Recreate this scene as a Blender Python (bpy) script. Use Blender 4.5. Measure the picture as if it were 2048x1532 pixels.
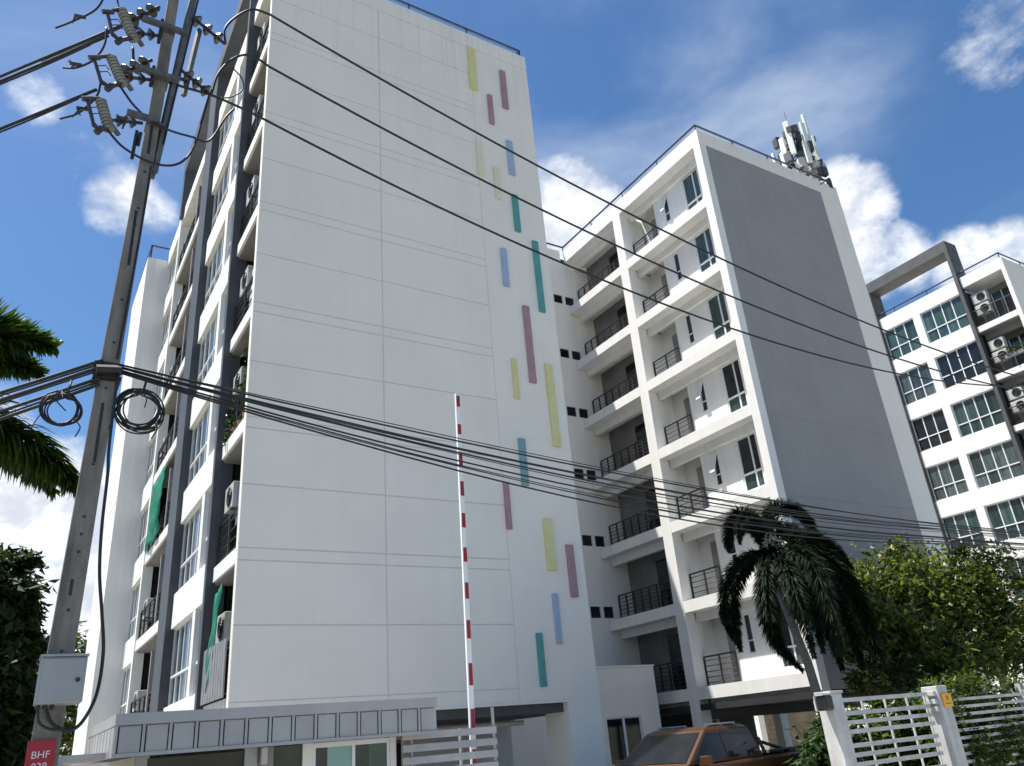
import bpy, math, random
from mathutils import Vector, Matrix, Euler, noise
random.seed(7)
R = math.radians

# ------------------------------------------------------------------ scene, camera, sky, sun
scene = bpy.context.scene
col = scene.collection
for o in list(bpy.data.objects):
    bpy.data.objects.remove(o)

cam_d = bpy.data.cameras.new("camera")
cam = bpy.data.objects.new("camera", cam_d)
col.objects.link(cam)
cam_d.sensor_width = 36.0
cam_d.lens = 27.886
cam_d.clip_start = 0.1
cam_d.clip_end = 3000
right = Vector((0.8544, -0.51346, -0.07977))
down = Vector((0.15003, 0.39074, -0.90819))
fwd = Vector((0.49749, 0.76399, 0.41088))
m = Matrix((right, -down, -fwd)).transposed().to_4x4()
m.translation = Vector((0, 0, 1.75))
cam.matrix_world = m
scene.camera = cam

SUN_TO = Vector((-1.0, 0.66, 2.75)).normalized()
elev = math.asin(SUN_TO.z)
azim = math.atan2(SUN_TO.x, SUN_TO.y)
sun_d = bpy.data.lights.new("sun", 'SUN')
sun = bpy.data.objects.new("sun", sun_d)
col.objects.link(sun)
sun_d.energy = 5.0
sun_d.angle = R(0.53)
sun_d.color = (1.0, 0.955, 0.89)
sun.rotation_euler = (-SUN_TO).to_track_quat('-Z', 'Y').to_euler()
sun.location = (-20, 14, 60)

scene.view_settings.view_transform = 'Standard'
scene.view_settings.look = 'None'
scene.view_settings.exposure = 0.70
scene.view_settings.gamma = 1.0
try:
    scene.view_settings.use_curve_mapping = False
except Exception:
    pass
scene.cycles.max_bounces = 8
scene.cycles.diffuse_bounces = 4
scene.cycles.transparent_max_bounces = 8


def build_world():
    w = bpy.data.worlds.new("World")
    scene.world = w
    w.use_nodes = True
    nt = w.node_tree
    nt.nodes.clear()
    N = nt.nodes.new
    L = nt.links.new

    def math_n(op, a, b=None, c=None, clamp=False):
        n = N("ShaderNodeMath")
        n.operation = op
        n.use_clamp = clamp
        for i, v in enumerate((a, b, c)):
            if v is None:
                continue
            if isinstance(v, (int, float)):
                n.inputs[i].default_value = v
            else:
                L(v, n.inputs[i])
        return n.outputs[0]

    def maprange(v, a, b, c=0.0, d=1.0, t='SMOOTHSTEP'):
        n = N("ShaderNodeMapRange")
        n.interpolation_type = t
        n.clamp = True if t == 'LINEAR' else n.clamp
        L(v, n.inputs[0])
        for i, x in enumerate((a, b, c, d)):
            n.inputs[i + 1].default_value = x
        return n.outputs[0]

    out = N("ShaderNodeOutputWorld")
    bg = N("ShaderNodeBackground")
    bg.inputs[1].default_value = 0.085
    sky = N("ShaderNodeTexSky")
    sky.sky_type = 'NISHITA'
    sky.sun_disc = False
    sky.sun_elevation = elev
    sky.sun_rotation = azim
    sky.altitude = 0
    sky.air_density = 1.0
    sky.dust_density = 0.6
    sky.ozone_density = 3.0
    hs = N("ShaderNodeHueSaturation")
    hs.inputs['Saturation'].default_value = 1.20
    hs.inputs['Value'].default_value = 1.10
    L(sky.outputs[0], hs.inputs['Color'])
    tc = N("ShaderNodeTexCoord")
    d = N("ShaderNodeVectorMath")
    d.operation = 'NORMALIZE'
    L(tc.outputs['Generated'], d.inputs[0])
    dv = d.outputs[0]

    def fbm(scale, detail, rough, off, zs=1.0, dist=0.0):
        mp = N("ShaderNodeMapping")
        mp.inputs['Location'].default_value = off
        mp.inputs['Scale'].default_value = (1, 1, zs)
        L(dv, mp.inputs[0])
        n = N("ShaderNodeTexNoise")
        n.inputs['Scale'].default_value = scale
        n.inputs['Detail'].default_value = detail
        n.inputs['Roughness'].default_value = rough
        n.inputs['Distortion'].default_value = dist
        L(mp.outputs[0], n.inputs['Vector'])
        return n.outputs['Fac']
    nbig = fbm(7.0, 9, 0.62, (3.1, 1.7, 0.4), 1.5, 0.25)
    nfine = fbm(19.0, 8, 0.6, (8.1, 4.7, 2.4), 1.4, 0.2)
    # cumulus banks: direction, angular radius (deg), weight
    blobs = [((0.744, 0.414, 0.523), 3.3, .88), ((0.755, 0.437, 0.488), 3.3, 1.0), ((0.79, 0.41, 0.455), 3.0, .9),
             ((0.828, 0.352, 0.430), 2.7, 0.85), ((0.845, 0.31, 0.428), 2.3, 0.8),
             ((0.765, 0.222, 0.604), 4.4, 0.56), ((0.80, 0.20, 0.57), 3.6, 0.45),
             ((0.507, 0.636, 0.580), 4.5, .86), ((0.545, 0.611, 0.572), 3.0, 0.72),
             ((0.038, 0.816, 0.577), 2.7, 0.72), ((0.066, 0.820, 0.568), 2.4, 0.62), ((-0.058, 0.763, 0.643), 2.0, 0.55),
             ((0.0, 0.794, 0.608), 2.6, 0.42), ((0.0, 0.965, 0.250), 6.0, 1.0),
             ((0.05, 0.975, 0.215), 6.0, 1.0), ((-0.036, 0.933, 0.358), 2.4, 0.65),
             ((-0.30, 0.93, 0.22), 9.0, 1.0), ((0.35, 0.92, 0.18), 9.0, 0.9), ((0.9, 0.2, 0.30), 9.0, 0.9),
             ((0.85, -0.35, 0.40), 9.0, 0.9), ((0.2, -0.9, 0.35), 11.0, 0.9), ((-0.7, -0.6, 0.38), 11.0, 0.9),
             ((-0.9, 0.1, 0.33), 9.0, 0.9)]
    acc = None
    for v, r, wgt in blobs:
        v = Vector(v).normalized()
        dot = N("ShaderNodeVectorMath")
        dot.operation = 'DOT_PRODUCT'
        L(dv, dot.inputs[0])
        dot.inputs[1].default_value = v
        mk = maprange(dot.outputs['Value'], math.cos(R(r * 1.35)), math.cos(R(r * 0.15)), 0, wgt)
        acc = mk if acc is None else math_n('MAXIMUM', acc, mk)
    a = math_n('MULTIPLY_ADD', acc, 0.62, math_n('MULTIPLY', nbig, 0.85))
    a = math_n('MULTIPLY_ADD', nfine, 0.22, a)
    cov = maprange(a, 0.81, 1.12)
    cir = fbm(2.6, 6, 0.55, (0.4, 7.3, 1.9), 2.0, 0.4)
    cirf = maprange(cir, 0.48, 0.80, 0, 0.30)
    # mild patch of thin high cloud on the right half of the sky
    dot = N("ShaderNodeVectorMath")
    dot.operation = 'DOT_PRODUCT'
    L(dv, dot.inputs[0])
    dot.inputs[1].default_value = Vector((0.585, 0.46, 0.665)).normalized()
    patch = maprange(dot.outputs['Value'], math.cos(R(16)), math.cos(R(2)), 0, 0.42)
    pn = maprange(cir, 0.36, 0.62)
    cirf = math_n('ADD', cirf, math_n('MULTIPLY', patch, pn))
    # cloud colour: bright heads, greyer folds
    sh = maprange(nfine, 0.34, 0.62)
    cm = N("ShaderNodeMix")
    cm.data_type = 'RGBA'
    L(sh, cm.inputs[0])
    cm.inputs[6].default_value = (5.4, 5.8, 6.5, 1)
    cm.inputs[7].default_value = (8.2, 8.4, 8.7, 1)
    m1 = N("ShaderNodeMix")
    m1.data_type = 'RGBA'
    L(cirf, m1.inputs[0])
    L(hs.outputs[0], m1.inputs[6])
    m1.inputs[7].default_value = (5.2, 5.9, 7.0, 1)
    m2 = N("ShaderNodeMix")
    m2.data_type = 'RGBA'
    L(cov, m2.inputs[0])
    L(m1.outputs[2], m2.inputs[6])
    L(cm.outputs[2], m2.inputs[7])
    L(m2.outputs[2], bg.inputs[0])
    L(bg.outputs[0], out.inputs[0])


build_world()

# ------------------------------------------------------------------ materials
MATS = {}


def mat(name, c, rough=0.7, c2=None, scale=3.0, stretch=(1, 1, 1), bump=0.0, bscale=40, metal=0.0, spec=0.5,
        rnd=0.0, streak=0.0, trans=0.0, coat=0.0, drip=0.0, ramp=(0.35, 0.65)):
    if name in MATS:
        return MATS[name]
    mt = bpy.data.materials.new(name)
    MATS[name] = mt
    mt.use_nodes = True
    nt = mt.node_tree
    b = nt.nodes["Principled BSDF"]
    N = nt.nodes.new
    L = nt.links.new
    b.inputs['Roughness'].default_value = rough
    b.inputs['Metallic'].default_value = metal
    b.inputs['Specular IOR Level'].default_value = spec
    b.inputs['Coat Weight'].default_value = coat
    b.inputs['Base Color'].default_value = (*c, 1)
    geo = N("ShaderNodeNewGeometry")
    cur = None
    if c2 is not None:
        mp = N("ShaderNodeMapping")
        mp.inputs['Scale'].default_value = stretch
        L(geo.outputs['Position'], mp.inputs[0])
        n = N("ShaderNodeTexNoise")
        n.inputs['Scale'].default_value = scale
        n.inputs['Detail'].default_value = 6
        n.inputs['Roughness'].default_value = 0.6
        L(mp.outputs[0], n.inputs['Vector'])
        cr = N("ShaderNodeValToRGB")
        cr.color_ramp.elements[0].position = ramp[0]
        cr.color_ramp.elements[1].position = ramp[1]
        cr.color_ramp.elements[0].color = (*c, 1)
        cr.color_ramp.elements[1].color = (*c2, 1)
        L(n.outputs['Fac'], cr.inputs[0])
        cur = cr.outputs[0]
    if streak:
        mp = N("ShaderNodeMapping")
        mp.inputs['Scale'].default_value = (2.6, 2.6, 0.10)
        L(geo.outputs['Position'], mp.inputs[0])
        n = N("ShaderNodeTexNoise")
        n.inputs['Scale'].default_value = 1.6
        n.inputs['Detail'].default_value = 8
        n.inputs['Roughness'].default_value = 0.65
        L(mp.outputs[0], n.inputs['Vector'])
        mr = N("ShaderNodeMapRange")
        mr.inputs[1].default_value = 0.40
        mr.inputs[2].default_value = 0.70
        mr.inputs[3].default_value = 1.0
        mr.inputs[4].default_value = 1.0 - streak
        L(n.outputs['Fac'], mr.inputs[0])
        mx = N("ShaderNodeMix")
        mx.data_type = 'RGBA'
        mx.blend_type = 'MULTIPLY'
        mx.inputs[0].default_value = 1
        if cur is not None:
            L(cur, mx.inputs[6])
        else:
            mx.inputs[6].default_value = (*c, 1)
        L(mr.outputs[0], mx.inputs[7])
        cur = mx.outputs[2]
    if drip:
        # rain streaks that hang below the parapet and fade out downwards
        mp = N("ShaderNodeMapping")
        mp.inputs['Scale'].default_value = (5.5, 5.5, 0.12)
        L(geo.outputs['Position'], mp.inputs[0])
        n = N("ShaderNodeTexNoise")
        n.inputs['Scale'].default_value = 2.2
        n.inputs['Detail'].default_value = 7
        L(mp.outputs[0], n.inputs['Vector'])
        sx = N("ShaderNodeSeparateXYZ")
        L(geo.outputs['Position'], sx.inputs[0])
        hz = N("ShaderNodeMapRange")
        hz.inputs[1].default_value = 19.0
        hz.inputs[2].default_value = 23.4
        L(sx.outputs[2], hz.inputs[0])
        th = N("ShaderNodeMapRange")
        th.inputs[1].default_value = 0.50
        th.inputs[2].default_value = 0.72
        L(n.outputs['Fac'], th.inputs[0])
        pr = N("ShaderNodeMath")
        pr.operation = 'MULTIPLY'
        L(hz.outputs[0], pr.inputs[0])
        L(th.outputs[0], pr.inputs[1])
        p2 = N("ShaderNodeMath")
        p2.operation = 'MULTIPLY'
        L(pr.outputs[0], p2.inputs[0])
        p2.inputs[1].default_value = drip
        mx = N("ShaderNodeMix")
        mx.data_type = 'RGBA'
        L(p2.outputs[0], mx.inputs[0])
        if cur is not None:
            L(cur, mx.inputs[6])
        else:
            mx.inputs[6].default_value = (*c, 1)
        mx.inputs[7].default_value = (c[0] * .5, c[1] * .48, c[2] * .42, 1)
        cur = mx.outputs[2]
    if rnd:
        oi = N("ShaderNodeObjectInfo")
        mr = N("ShaderNodeMapRange")
        mr.inputs[3].default_value = 1 - rnd
        mr.inputs[4].default_value = 1 + rnd
        L(oi.outputs['Random'], mr.inputs[0])
        mx = N("ShaderNodeMix")
        mx.data_type = 'RGBA'
        mx.blend_type = 'MULTIPLY'
        mx.inputs[0].default_value = 1
        if cur is not None:
            L(cur, mx.inputs[6])
        else:
            mx.inputs[6].default_value = (*c, 1)
        L(mr.outputs[0], mx.inputs[7])
        cur = mx.outputs[2]
    if cur is not None:
        L(cur, b.inputs['Base Color'])
    if bump:
        n = N("ShaderNodeTexNoise")
        n.inputs['Scale'].default_value = bscale
        n.inputs['Detail'].default_value = 5
        L(geo.outputs['Position'], n.inputs['Vector'])
        bp = N("ShaderNodeBump")
        bp.inputs['Strength'].default_value = bump
        bp.inputs['Distance'].default_value = 0.02
        L(n.outputs['Fac'], bp.inputs['Height'])
        L(bp.outputs[0], b.inputs['Normal'])
    if trans:
        tr = N("ShaderNodeBsdfTranslucent")
        if cur is not None:
            mx = N("ShaderNodeMix")
            mx.data_type = 'RGBA'
            mx.blend_type = 'MULTIPLY'
            mx.inputs[0].default_value = 1
            L(cur, mx.inputs[6])
            mx.inputs[7].default_value = (1.5, 1.6, 0.7, 1)
            L(mx.outputs[2], tr.inputs[0])
        else:
            tr.inputs[0].default_value = (c[0] * 1.5, c[1] * 1.6, c[2] * .7, 1)
        ms = N("ShaderNodeMixShader")
        ms.inputs[0].default_value = trans
        L(b.outputs[0], ms.inputs[1])
        L(tr.outputs[0], ms.inputs[2])
        L(ms.outputs[0], nt.nodes["Material Output"].inputs[0])
    return mt


def leafmat(name, dark, light, trans, rough=0.4, spec=0.4):
    """leaf colour varies leaf by leaf (random per island) and over the crown"""
    if name in MATS:
        return MATS[name]
    mt = bpy.data.materials.new(name)
    MATS[name] = mt
    mt.use_nodes = True
    nt = mt.node_tree
    b = nt.nodes["Principled BSDF"]
    N = nt.nodes.new
    L = nt.links.new
    geo = N("ShaderNodeNewGeometry")
    cr = N("ShaderNodeValToRGB")
    cr.color_ramp.elements[0].color = (*dark, 1)
    cr.color_ramp.elements[1].color = (*light, 1)
    e = cr.color_ramp.elements.new(0.7)
    e.color = (*[(p * .55 + q * .45) for p, q in zip(dark, light)], 1)
    L(geo.outputs['Random Per Island'], cr.inputs[0])
    L(cr.outputs[0], b.inputs['Base Color'])
    b.inputs['Roughness'].default_value = rough
    b.inputs['Specular IOR Level'].default_value = spec
    tr = N("ShaderNodeBsdfTranslucent")
    mx = N("ShaderNodeMix")
    mx.data_type = 'RGBA'
    mx.blend_type = 'MULTIPLY'
    mx.inputs[0].default_value = 1
    L(cr.outputs[0], mx.inputs[6])
    mx.inputs[7].default_value = (1.7, 1.8, 0.55, 1)
    L(mx.outputs[2], tr.inputs[0])
    ms = N("ShaderNodeMixShader")
    ms.inputs[0].default_value = trans
    L(b.outputs[0], ms.inputs[1])
    L(tr.outputs[0], ms.inputs[2])
    L(ms.outputs[0], nt.nodes["Material Output"].inputs[0])
    return mt


WHITE = mat('white_paint', (0.83, 0.785, 0.715), 0.75, (0.87, 0.825, 0.755), 0.7, bump=0.10, bscale=30, streak=0.03, drip=0.25)
WHITE_B = mat('white_paint_sunny', (0.80, 0.785, 0.755), 0.75, (0.83, 0.815, 0.785), 0.9, bump=0.10, bscale=30, streak=0.09, drip=0.3)
JOINT = mat('joint_sealant', (0.60, 0.59, 0.57), 0.9, (0.66, 0.65, 0.63), 3)
GREYWALL = mat('grey_wall_paint', (0.295, 0.288, 0.292), 0.8, (0.32, 0.313, 0.317), 0.6, bump=0.10, bscale=30, streak=0.06, drip=0.20)
SOFFIT = mat('soffit_paint', (0.62, 0.62, 0.60), 0.85, (0.70, 0.69, 0.66), 1.5)
DARKGREY = mat('dark_grey_paint', (0.055, 0.062, 0.075), 0.6, (0.075, 0.08, 0.09), 2.0, streak=0.2)
PORTALGREY = mat('portal_grey_paint', (0.06, 0.063, 0.066), 0.65, (0.085, 0.088, 0.09), 2.0, streak=0.2)
PLUMGREY = mat('plum_grey_paint', (0.24, 0.225, 0.23), 0.8, (0.29, 0.27, 0.275), 2.0, streak=0.2)
INNER = mat('recess_shade_paint', (0.20, 0.195, 0.19), 0.85, (0.26, 0.25, 0.24), 1.2)  # shade of the balcony recesses and soffits put into the colour
INNERDARK = mat('dark_shade_paint', (0.075, 0.075, 0.078), 0.8, (0.105, 0.105, 0.105), 1.2)  # dark tone; shade of the open ground floors put into the colour
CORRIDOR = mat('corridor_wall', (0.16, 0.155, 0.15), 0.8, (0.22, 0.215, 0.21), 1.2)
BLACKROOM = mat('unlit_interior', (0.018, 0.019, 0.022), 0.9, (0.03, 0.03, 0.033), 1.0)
FRAME = mat('white_aluminium', (0.74, 0.76, 0.77), 0.4, (0.78, 0.79, 0.80), 8)
GLASS_T = mat('teal_glass', (0.020, 0.042, 0.041), 0.06, (0.055, 0.090, 0.083), 1.6, (1, 5, 0.35), spec=0.6, rnd=0.45)
GLASS_D = mat('dark_glass', (0.010, 0.013, 0.016), 0.05, (0.022, 0.026, 0.03), 1.4, spec=0.5, rnd=0.4)
GLASS_A = mat('bluish_glass', (0.018, 0.032, 0.042), 0.08, (0.075, 0.105, 0.12), 1.5, (1, 6, 0.3), spec=0.7, rnd=0.4)
GLASS_G = mat('grey_green_glass', (0.03, 0.048, 0.047), 0.07, (0.10, 0.13, 0.12), 1.7, (1, 6, 0.3), spec=0.6, rnd=0.45)
GLASS_P = mat('pale_curtain_glass', (0.20, 0.36, 0.32), 0.12, (0.24, 0.40, 0.36), 1.2, spec=0.6)
RAILM = mat('black_rail_paint', (0.018, 0.019, 0.022), 0.5, (0.03, 0.03, 0.033), 6)
RAILNAVY = mat('navy_roof_rail', (0.02, 0.03, 0.06), 0.5, (0.03, 0.04, 0.07), 6)
CONC = mat('pole_concrete', (0.15, 0.138, 0.118), 0.9, (0.29, 0.27, 0.24), 5.0, (1, 1, .3), bump=0.6, bscale=60, streak=0.45)
STEEL = mat('galvanised_steel', (0.085, 0.09, 0.095), 0.55, (0.15, 0.15, 0.15), 12, metal=0.3)
CABLE = mat('cable_black', (0.010, 0.010, 0.012), 0.55, (0.018, 0.018, 0.02), 9)
CERAM = mat('porcelain_brown', (0.035, 0.028, 0.028), 0.25, (0.05, 0.04, 0.035), 9)
CERAMG = mat('porcelain_grey', (0.20, 0.20, 0.165), 0.35, (0.27, 0.27, 0.23), 9)
BOXGREY = mat('cabinet_grey', (0.30, 0.32, 0.325), 0.55, (0.34, 0.355, 0.36), 3, streak=0.12)
SIGNRED = mat('sign_red', (0.30, 0.010, 0.025), 0.5, (0.36, 0.015, 0.03), 8)
SIGNTXT = mat('sign_lettering', (0.72, 0.62, 0.62), 0.6, (0.78, 0.70, 0.70), 20)
FASCIA = mat('fascia_metal', (0.36, 0.365, 0.365), 0.5, (0.41, 0.41, 0.40), 2.0, metal=0.0, rnd=0.05, streak=0.10)
SLAT = mat('slat_grey', (0.34, 0.33, 0.335), 0.6, (0.42, 0.41, 0.41), 4, rnd=0.08)
GATEW = mat('gate_white_paint', (0.44, 0.435, 0.41), 0.6, (0.56, 0.555, 0.53), 4, rnd=0.06, streak=0.2)
BOOMW = mat('boom_white', (0.80, 0.80, 0.80), 0.4, (0.83, 0.83, 0.83), 6)
BOOMR = mat('boom_red', (0.28, 0.012, 0.02), 0.4, (0.34, 0.016, 0.025), 6)
YELLOW = mat('sign_yellow', (0.75, 0.36, 0.015), 0.5, (0.80, 0.42, 0.02), 9)
BLACKP = mat('black_plastic', (0.012, 0.012, 0.013), 0.35, (0.02, 0.02, 0.02), 9)
TARP = mat('green_tarp', (0.008, 0.19, 0.115), 0.6, (0.02, 0.30, 0.18), 6, trans=0.25, bump=0.6, bscale=9)
ACW = mat('ac_white', (0.44, 0.44, 0.41), 0.5, (0.54, 0.54, 0.51), 4)
ORANGE = mat('truck_orange', (0.070, 0.029, 0.009), 0.40, (0.092, 0.038, 0.012), 3.0, metal=0.25, coat=0.25)
TGLASS = mat('truck_glass', (0.010, 0.011, 0.014), 0.05, (0.018, 0.02, 0.024), 2.0, spec=0.35)
TYRE = mat('tyre_rubber', (0.015, 0.015, 0.015), 0.9, (0.025, 0.025, 0.025), 12)
CHROME = mat('bright_metal', (0.40, 0.41, 0.42), 0.35, (0.46, 0.46, 0.46), 8, metal=0.9)
ROAD = mat('road_concrete', (0.26, 0.25, 0.235), 0.9, (0.34, 0.33, 0.31), 0.8, bump=0.3, bscale=25)
YARD = mat('yard_concrete', (0.34, 0.325, 0.295), 0.9, (0.42, 0.40, 0.365), 0.6, bump=0.3, bscale=25)
GRASSM = mat('verge_ground', (0.14, 0.145, 0.09), 0.95, (0.24, 0.225, 0.17), 0.3)
KERB = mat('kerb_concrete', (0.40, 0.39, 0.37), 0.9, (0.47, 0.46, 0.44), 2)
TRUNK = mat('bark', (0.10, 0.08, 0.06), 0.95, (0.17, 0.15, 0.125), 9, bump=0.6, bscale=30)
PTRUNK = mat('palm_trunk', (0.17, 0.16, 0.145), 0.95, (0.26, 0.25, 0.23), 3, (1, 1, 9), bump=0.5, bscale=20)
FRUIT = mat('palm_blossom', (0.26, 0.23, 0.19), 0.7, (0.40, 0.36, 0.31), 15)
BROWNWALL = mat('brown_wall', (0.16, 0.13, 0.09), 0.9, (0.24, 0.19, 0.14), 1.6, (1, 1, 1), streak=0.2)
WALLCAP = mat('pale_wall_cap', (0.66, 0.65, 0.60), 0.8, (0.74, 0.73, 0.68), 3)
ANTW = mat('antenna_white', (0.66, 0.72, 0.66), 0.5, (0.74, 0.78, 0.74), 6)
ANTD = mat('antenna_dark', (0.03, 0.035, 0.045), 0.6, (0.06, 0.065, 0.075), 6)
BARC = {'yellow': mat('bar_yellow', (0.66, 0.62, 0.27), 0.6, (0.72, 0.68, 0.36), 3),
        'pale': mat('bar_faded_yellow', (0.72, 0.68, 0.42), 0.6, (0.76, 0.75, 0.62), 4),
        'mauve': mat('bar_mauve', (0.36, 0.21, 0.245), 0.6, (0.41, 0.25, 0.285), 3),
        'teal': mat('bar_teal', (0.075, 0.30, 0.29), 0.6, (0.10, 0.34, 0.33), 3),
        'blue': mat('bar_blue', (0.32, 0.42, 0.60), 0.6, (0.38, 0.47, 0.64), 3),
        'slate': mat('bar_slate_blue', (0.16, 0.33, 0.38), 0.6, (0.20, 0.37, 0.41), 3)}
LEAF_DARK = leafmat('leaf_dark', (0.007, 0.017, 0.005), (0.030, 0.058, 0.014), 0.2, 0.55, 0.25)
LEAF_MID = leafmat('leaf_mid', (0.014, 0.032, 0.008), (0.20, 0.225, 0.06), 0.42)
LEAF_HEDGE = leafmat('leaf_hedge', (0.02, 0.045, 0.010), (0.12, 0.16, 0.035), 0.4)
LEAF_BUSH = leafmat('leaf_bush', (0.012, 0.035, 0.010), (0.06, 0.11, 0.03), 0.25)
LEAF_PALM = leafmat('leaf_palm', (0.005, 0.012, 0.005), (0.018, 0.034, 0.011), 0.15, 0.65, 0.2)
LEAF_PALM2 = leafmat('leaf_palm_left', (0.018, 0.042, 0.012), (0.085, 0.13, 0.03), 0.38, 0.4)

# ------------------------------------------------------------------ mesh helpers
BASE = {}      # object name -> origin of its mesh/empty in the frame its coordinates are given in


def tag(o, label=None, cat=None, group=None, kind=None):
    if label:
        o['label'] = label
    if cat:
        o['category'] = cat
    if group:
        o['group'] = group
    if kind:
        o['kind'] = kind
    return o


def thing(name, label, cat, loc, group=None, rotz=None):
    """Empty at a thing's base. rotz given: its parts are written in local coordinates."""
    o = bpy.data.objects.new(name, None)
    o.empty_display_size = 0.3
    col.objects.link(o)
    o.location = loc
    if rotz is not None:
        o.rotation_euler = (0, 0, rotz)
        BASE[o.name] = Vector((0, 0, 0))
    else:
        BASE[o.name] = Vector(loc)
    return tag(o, label, cat, group)


class MB:
    def __init__(s):
        s.v = []
        s.f = []

    def add(s, vs, fs):
        b = len(s.v)
        s.v += [tuple(p) for p in vs]
        s.f += [tuple(i + b for i in f) for f in fs]
        return s

    def box(s, lo, hi):
        x0, y0, z0 = lo
        x1, y1, z1 = hi
        return s.add([(x0, y0, z0), (x1, y0, z0), (x1, y1, z0), (x0, y1, z0), (x0, y0, z1), (x1, y0, z1), (x1, y1, z1), (x0, y1, z1)],
                     [(0, 3, 2, 1), (4, 5, 6, 7), (0, 1, 5, 4), (1, 2, 6, 5), (2, 3, 7, 6), (3, 0, 4, 7)])

    def tube(s, pts, r, n=6, r2=None, caps=True):
        pts = [Vector(p) for p in pts]
        k = len(pts)
        rs = [r if r2 is None else r + (r2 - r) * i / (k - 1) for i in range(k)]
        up = Vector((0.13, 0.21, 1)).normalized()
        vs = []
        prev = None
        for i, p in enumerate(pts):
            t = (pts[min(i + 1, k - 1)] - pts[max(i - 1, 0)])
            if t.length < 1e-9:
                t = Vector((0, 0, 1))
            t.normalize()
            if prev is None:
                a = t.cross(up)
                if a.length < 1e-3:
                    a = t.cross(Vector((1, 0, 0)))
                a.normalize()
            else:
                a = prev - t * prev.dot(t)
                if a.length < 1e-6:
                    a = t.cross(up)
                a.normalize()
            prev = a
            b = t.cross(a)
            for j in range(n):
                th = 2 * math.pi * j / n
                vs.append(p + (a * math.cos(th) + b * math.sin(th)) * rs[i])
        fs = []
        for i in range(k - 1):
            for j in range(n):
                fs.append((i * n + j, i * n + (j + 1) % n, (i + 1) * n + (j + 1) % n, (i + 1) * n + j))
        if caps:
            fs.append(tuple(range(n))[::-1])
            fs.append(tuple((k - 1) * n + j for j in range(n)))
        return s.add(vs, fs)

    def prism(s, prof, a0, a1, axis='y'):
        """closed 2-D profile extruded along an axis"""
        n = len(prof)

        def P(p, a):
            if axis == 'y':
                return (p[0], a, p[1])
            if axis == 'x':
                return (a, p[0], p[1])
            return (p[0], p[1], a)
        vs = [P(p, a0) for p in prof] + [P(p, a1) for p in prof]
        fs = [tuple(range(n)), tuple(range(n, 2 * n))[::-1]]
        fs += [(i, n + i, n + (i + 1) % n, (i + 1) % n) for i in range(n)]
        return s.add(vs, fs)

    def frustum(s, lo, hi, tlo, thi):
        (x0, y0, z0), (x1, y1) = lo, hi
        (a0, b0, z1), (a1, b1) = tlo, thi
        return s.add([(x0, y0, z0), (x1, y0, z0), (x1, y1, z0), (x0, y1, z0), (a0, b0, z1), (a1, b0, z1), (a1, b1, z1), (a0, b1, z1)],
                     [(0, 3, 2, 1), (4, 5, 6, 7), (0, 1, 5, 4), (1, 2, 6, 5), (2, 3, 7, 6), (3, 0, 4, 7)])

    def build(s, name, m, parent=None, smooth=False, bevel=0.0, label=None):
        lo = Vector([min(p[i] for p in s.v) for i in range(3)])
        hi = Vector([max(p[i] for p in s.v) for i in range(3)])
        org = Vector(((lo.x + hi.x) / 2, (lo.y + hi.y) / 2, lo.z))
        me = bpy.data.meshes.new(name)
        me.from_pydata([(p[0] - org.x, p[1] - org.y, p[2] - org.z) for p in s.v], [], s.f)
        me.update()
        me.materials.append(m)
        if smooth:
            for p in me.polygons:
                p.use_smooth = True
        o = bpy.data.objects.new(name, me)
        col.objects.link(o)
        BASE[o.name] = org
        if parent is not None:
            o.parent = parent
            o.location = org - BASE[parent.name]
        else:
            o.location = org
        if bevel:
            md = o.modifiers.new("bevel", 'BEVEL')
            md.width = bevel
            md.segments = 2
            md.limit_method = 'ANGLE'
        if label:
            o['label'] = label
        return o


BOXMESH = {}


def boxpart(name, m, parent, lo, hi, label=None):
    """axis-aligned box part; alike boxes share their mesh"""
    lo = Vector(lo)
    hi = Vector(hi)
    d = hi - lo
    key = (name, m.name, round(d.x, 3), round(d.y, 3), round(d.z, 3))
    org = Vector(((lo.x + hi.x) / 2, (lo.y + hi.y) / 2, lo.z))
    if key not in BOXMESH:
        mb = MB().box((-d.x / 2, -d.y / 2, 0), (d.x / 2, d.y / 2, d.z))
        me = bpy.data.meshes.new(name)
        me.from_pydata(mb.v, [], mb.f)
        me.update()
        me.materials.append(m)
        BOXMESH[key] = me
    o = bpy.data.objects.new(name, BOXMESH[key])
    col.objects.link(o)
    BASE[o.name] = org
    if parent is not None:
        o.parent = parent
        o.location = org - BASE[parent.name]
    else:
        o.location = org
    if label:
        o['label'] = label
    return o


def clone(src, loc, **tags):
    """copy a thing with its parts and their sub-parts"""
    r = src.copy()
    col.objects.link(r)
    r.location = loc
    for c in src.children:
        d = c.copy()
        col.objects.link(d)
        d.parent = r
        for g in c.children:
            e = g.copy()
            col.objects.link(e)
            e.parent = d
    for k, v in tags.items():
        r[k] = v
    return r


ORD = ['lowest', 'second lowest', 'third lowest', 'fourth lowest', 'fifth lowest', 'sixth lowest', 'topmost']


def sb(k):          # underside of floor slab k
    return 2.54 + 2.89 * k


ROOF_SOFFIT = 22.78
PARAPET = 23.42

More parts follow.
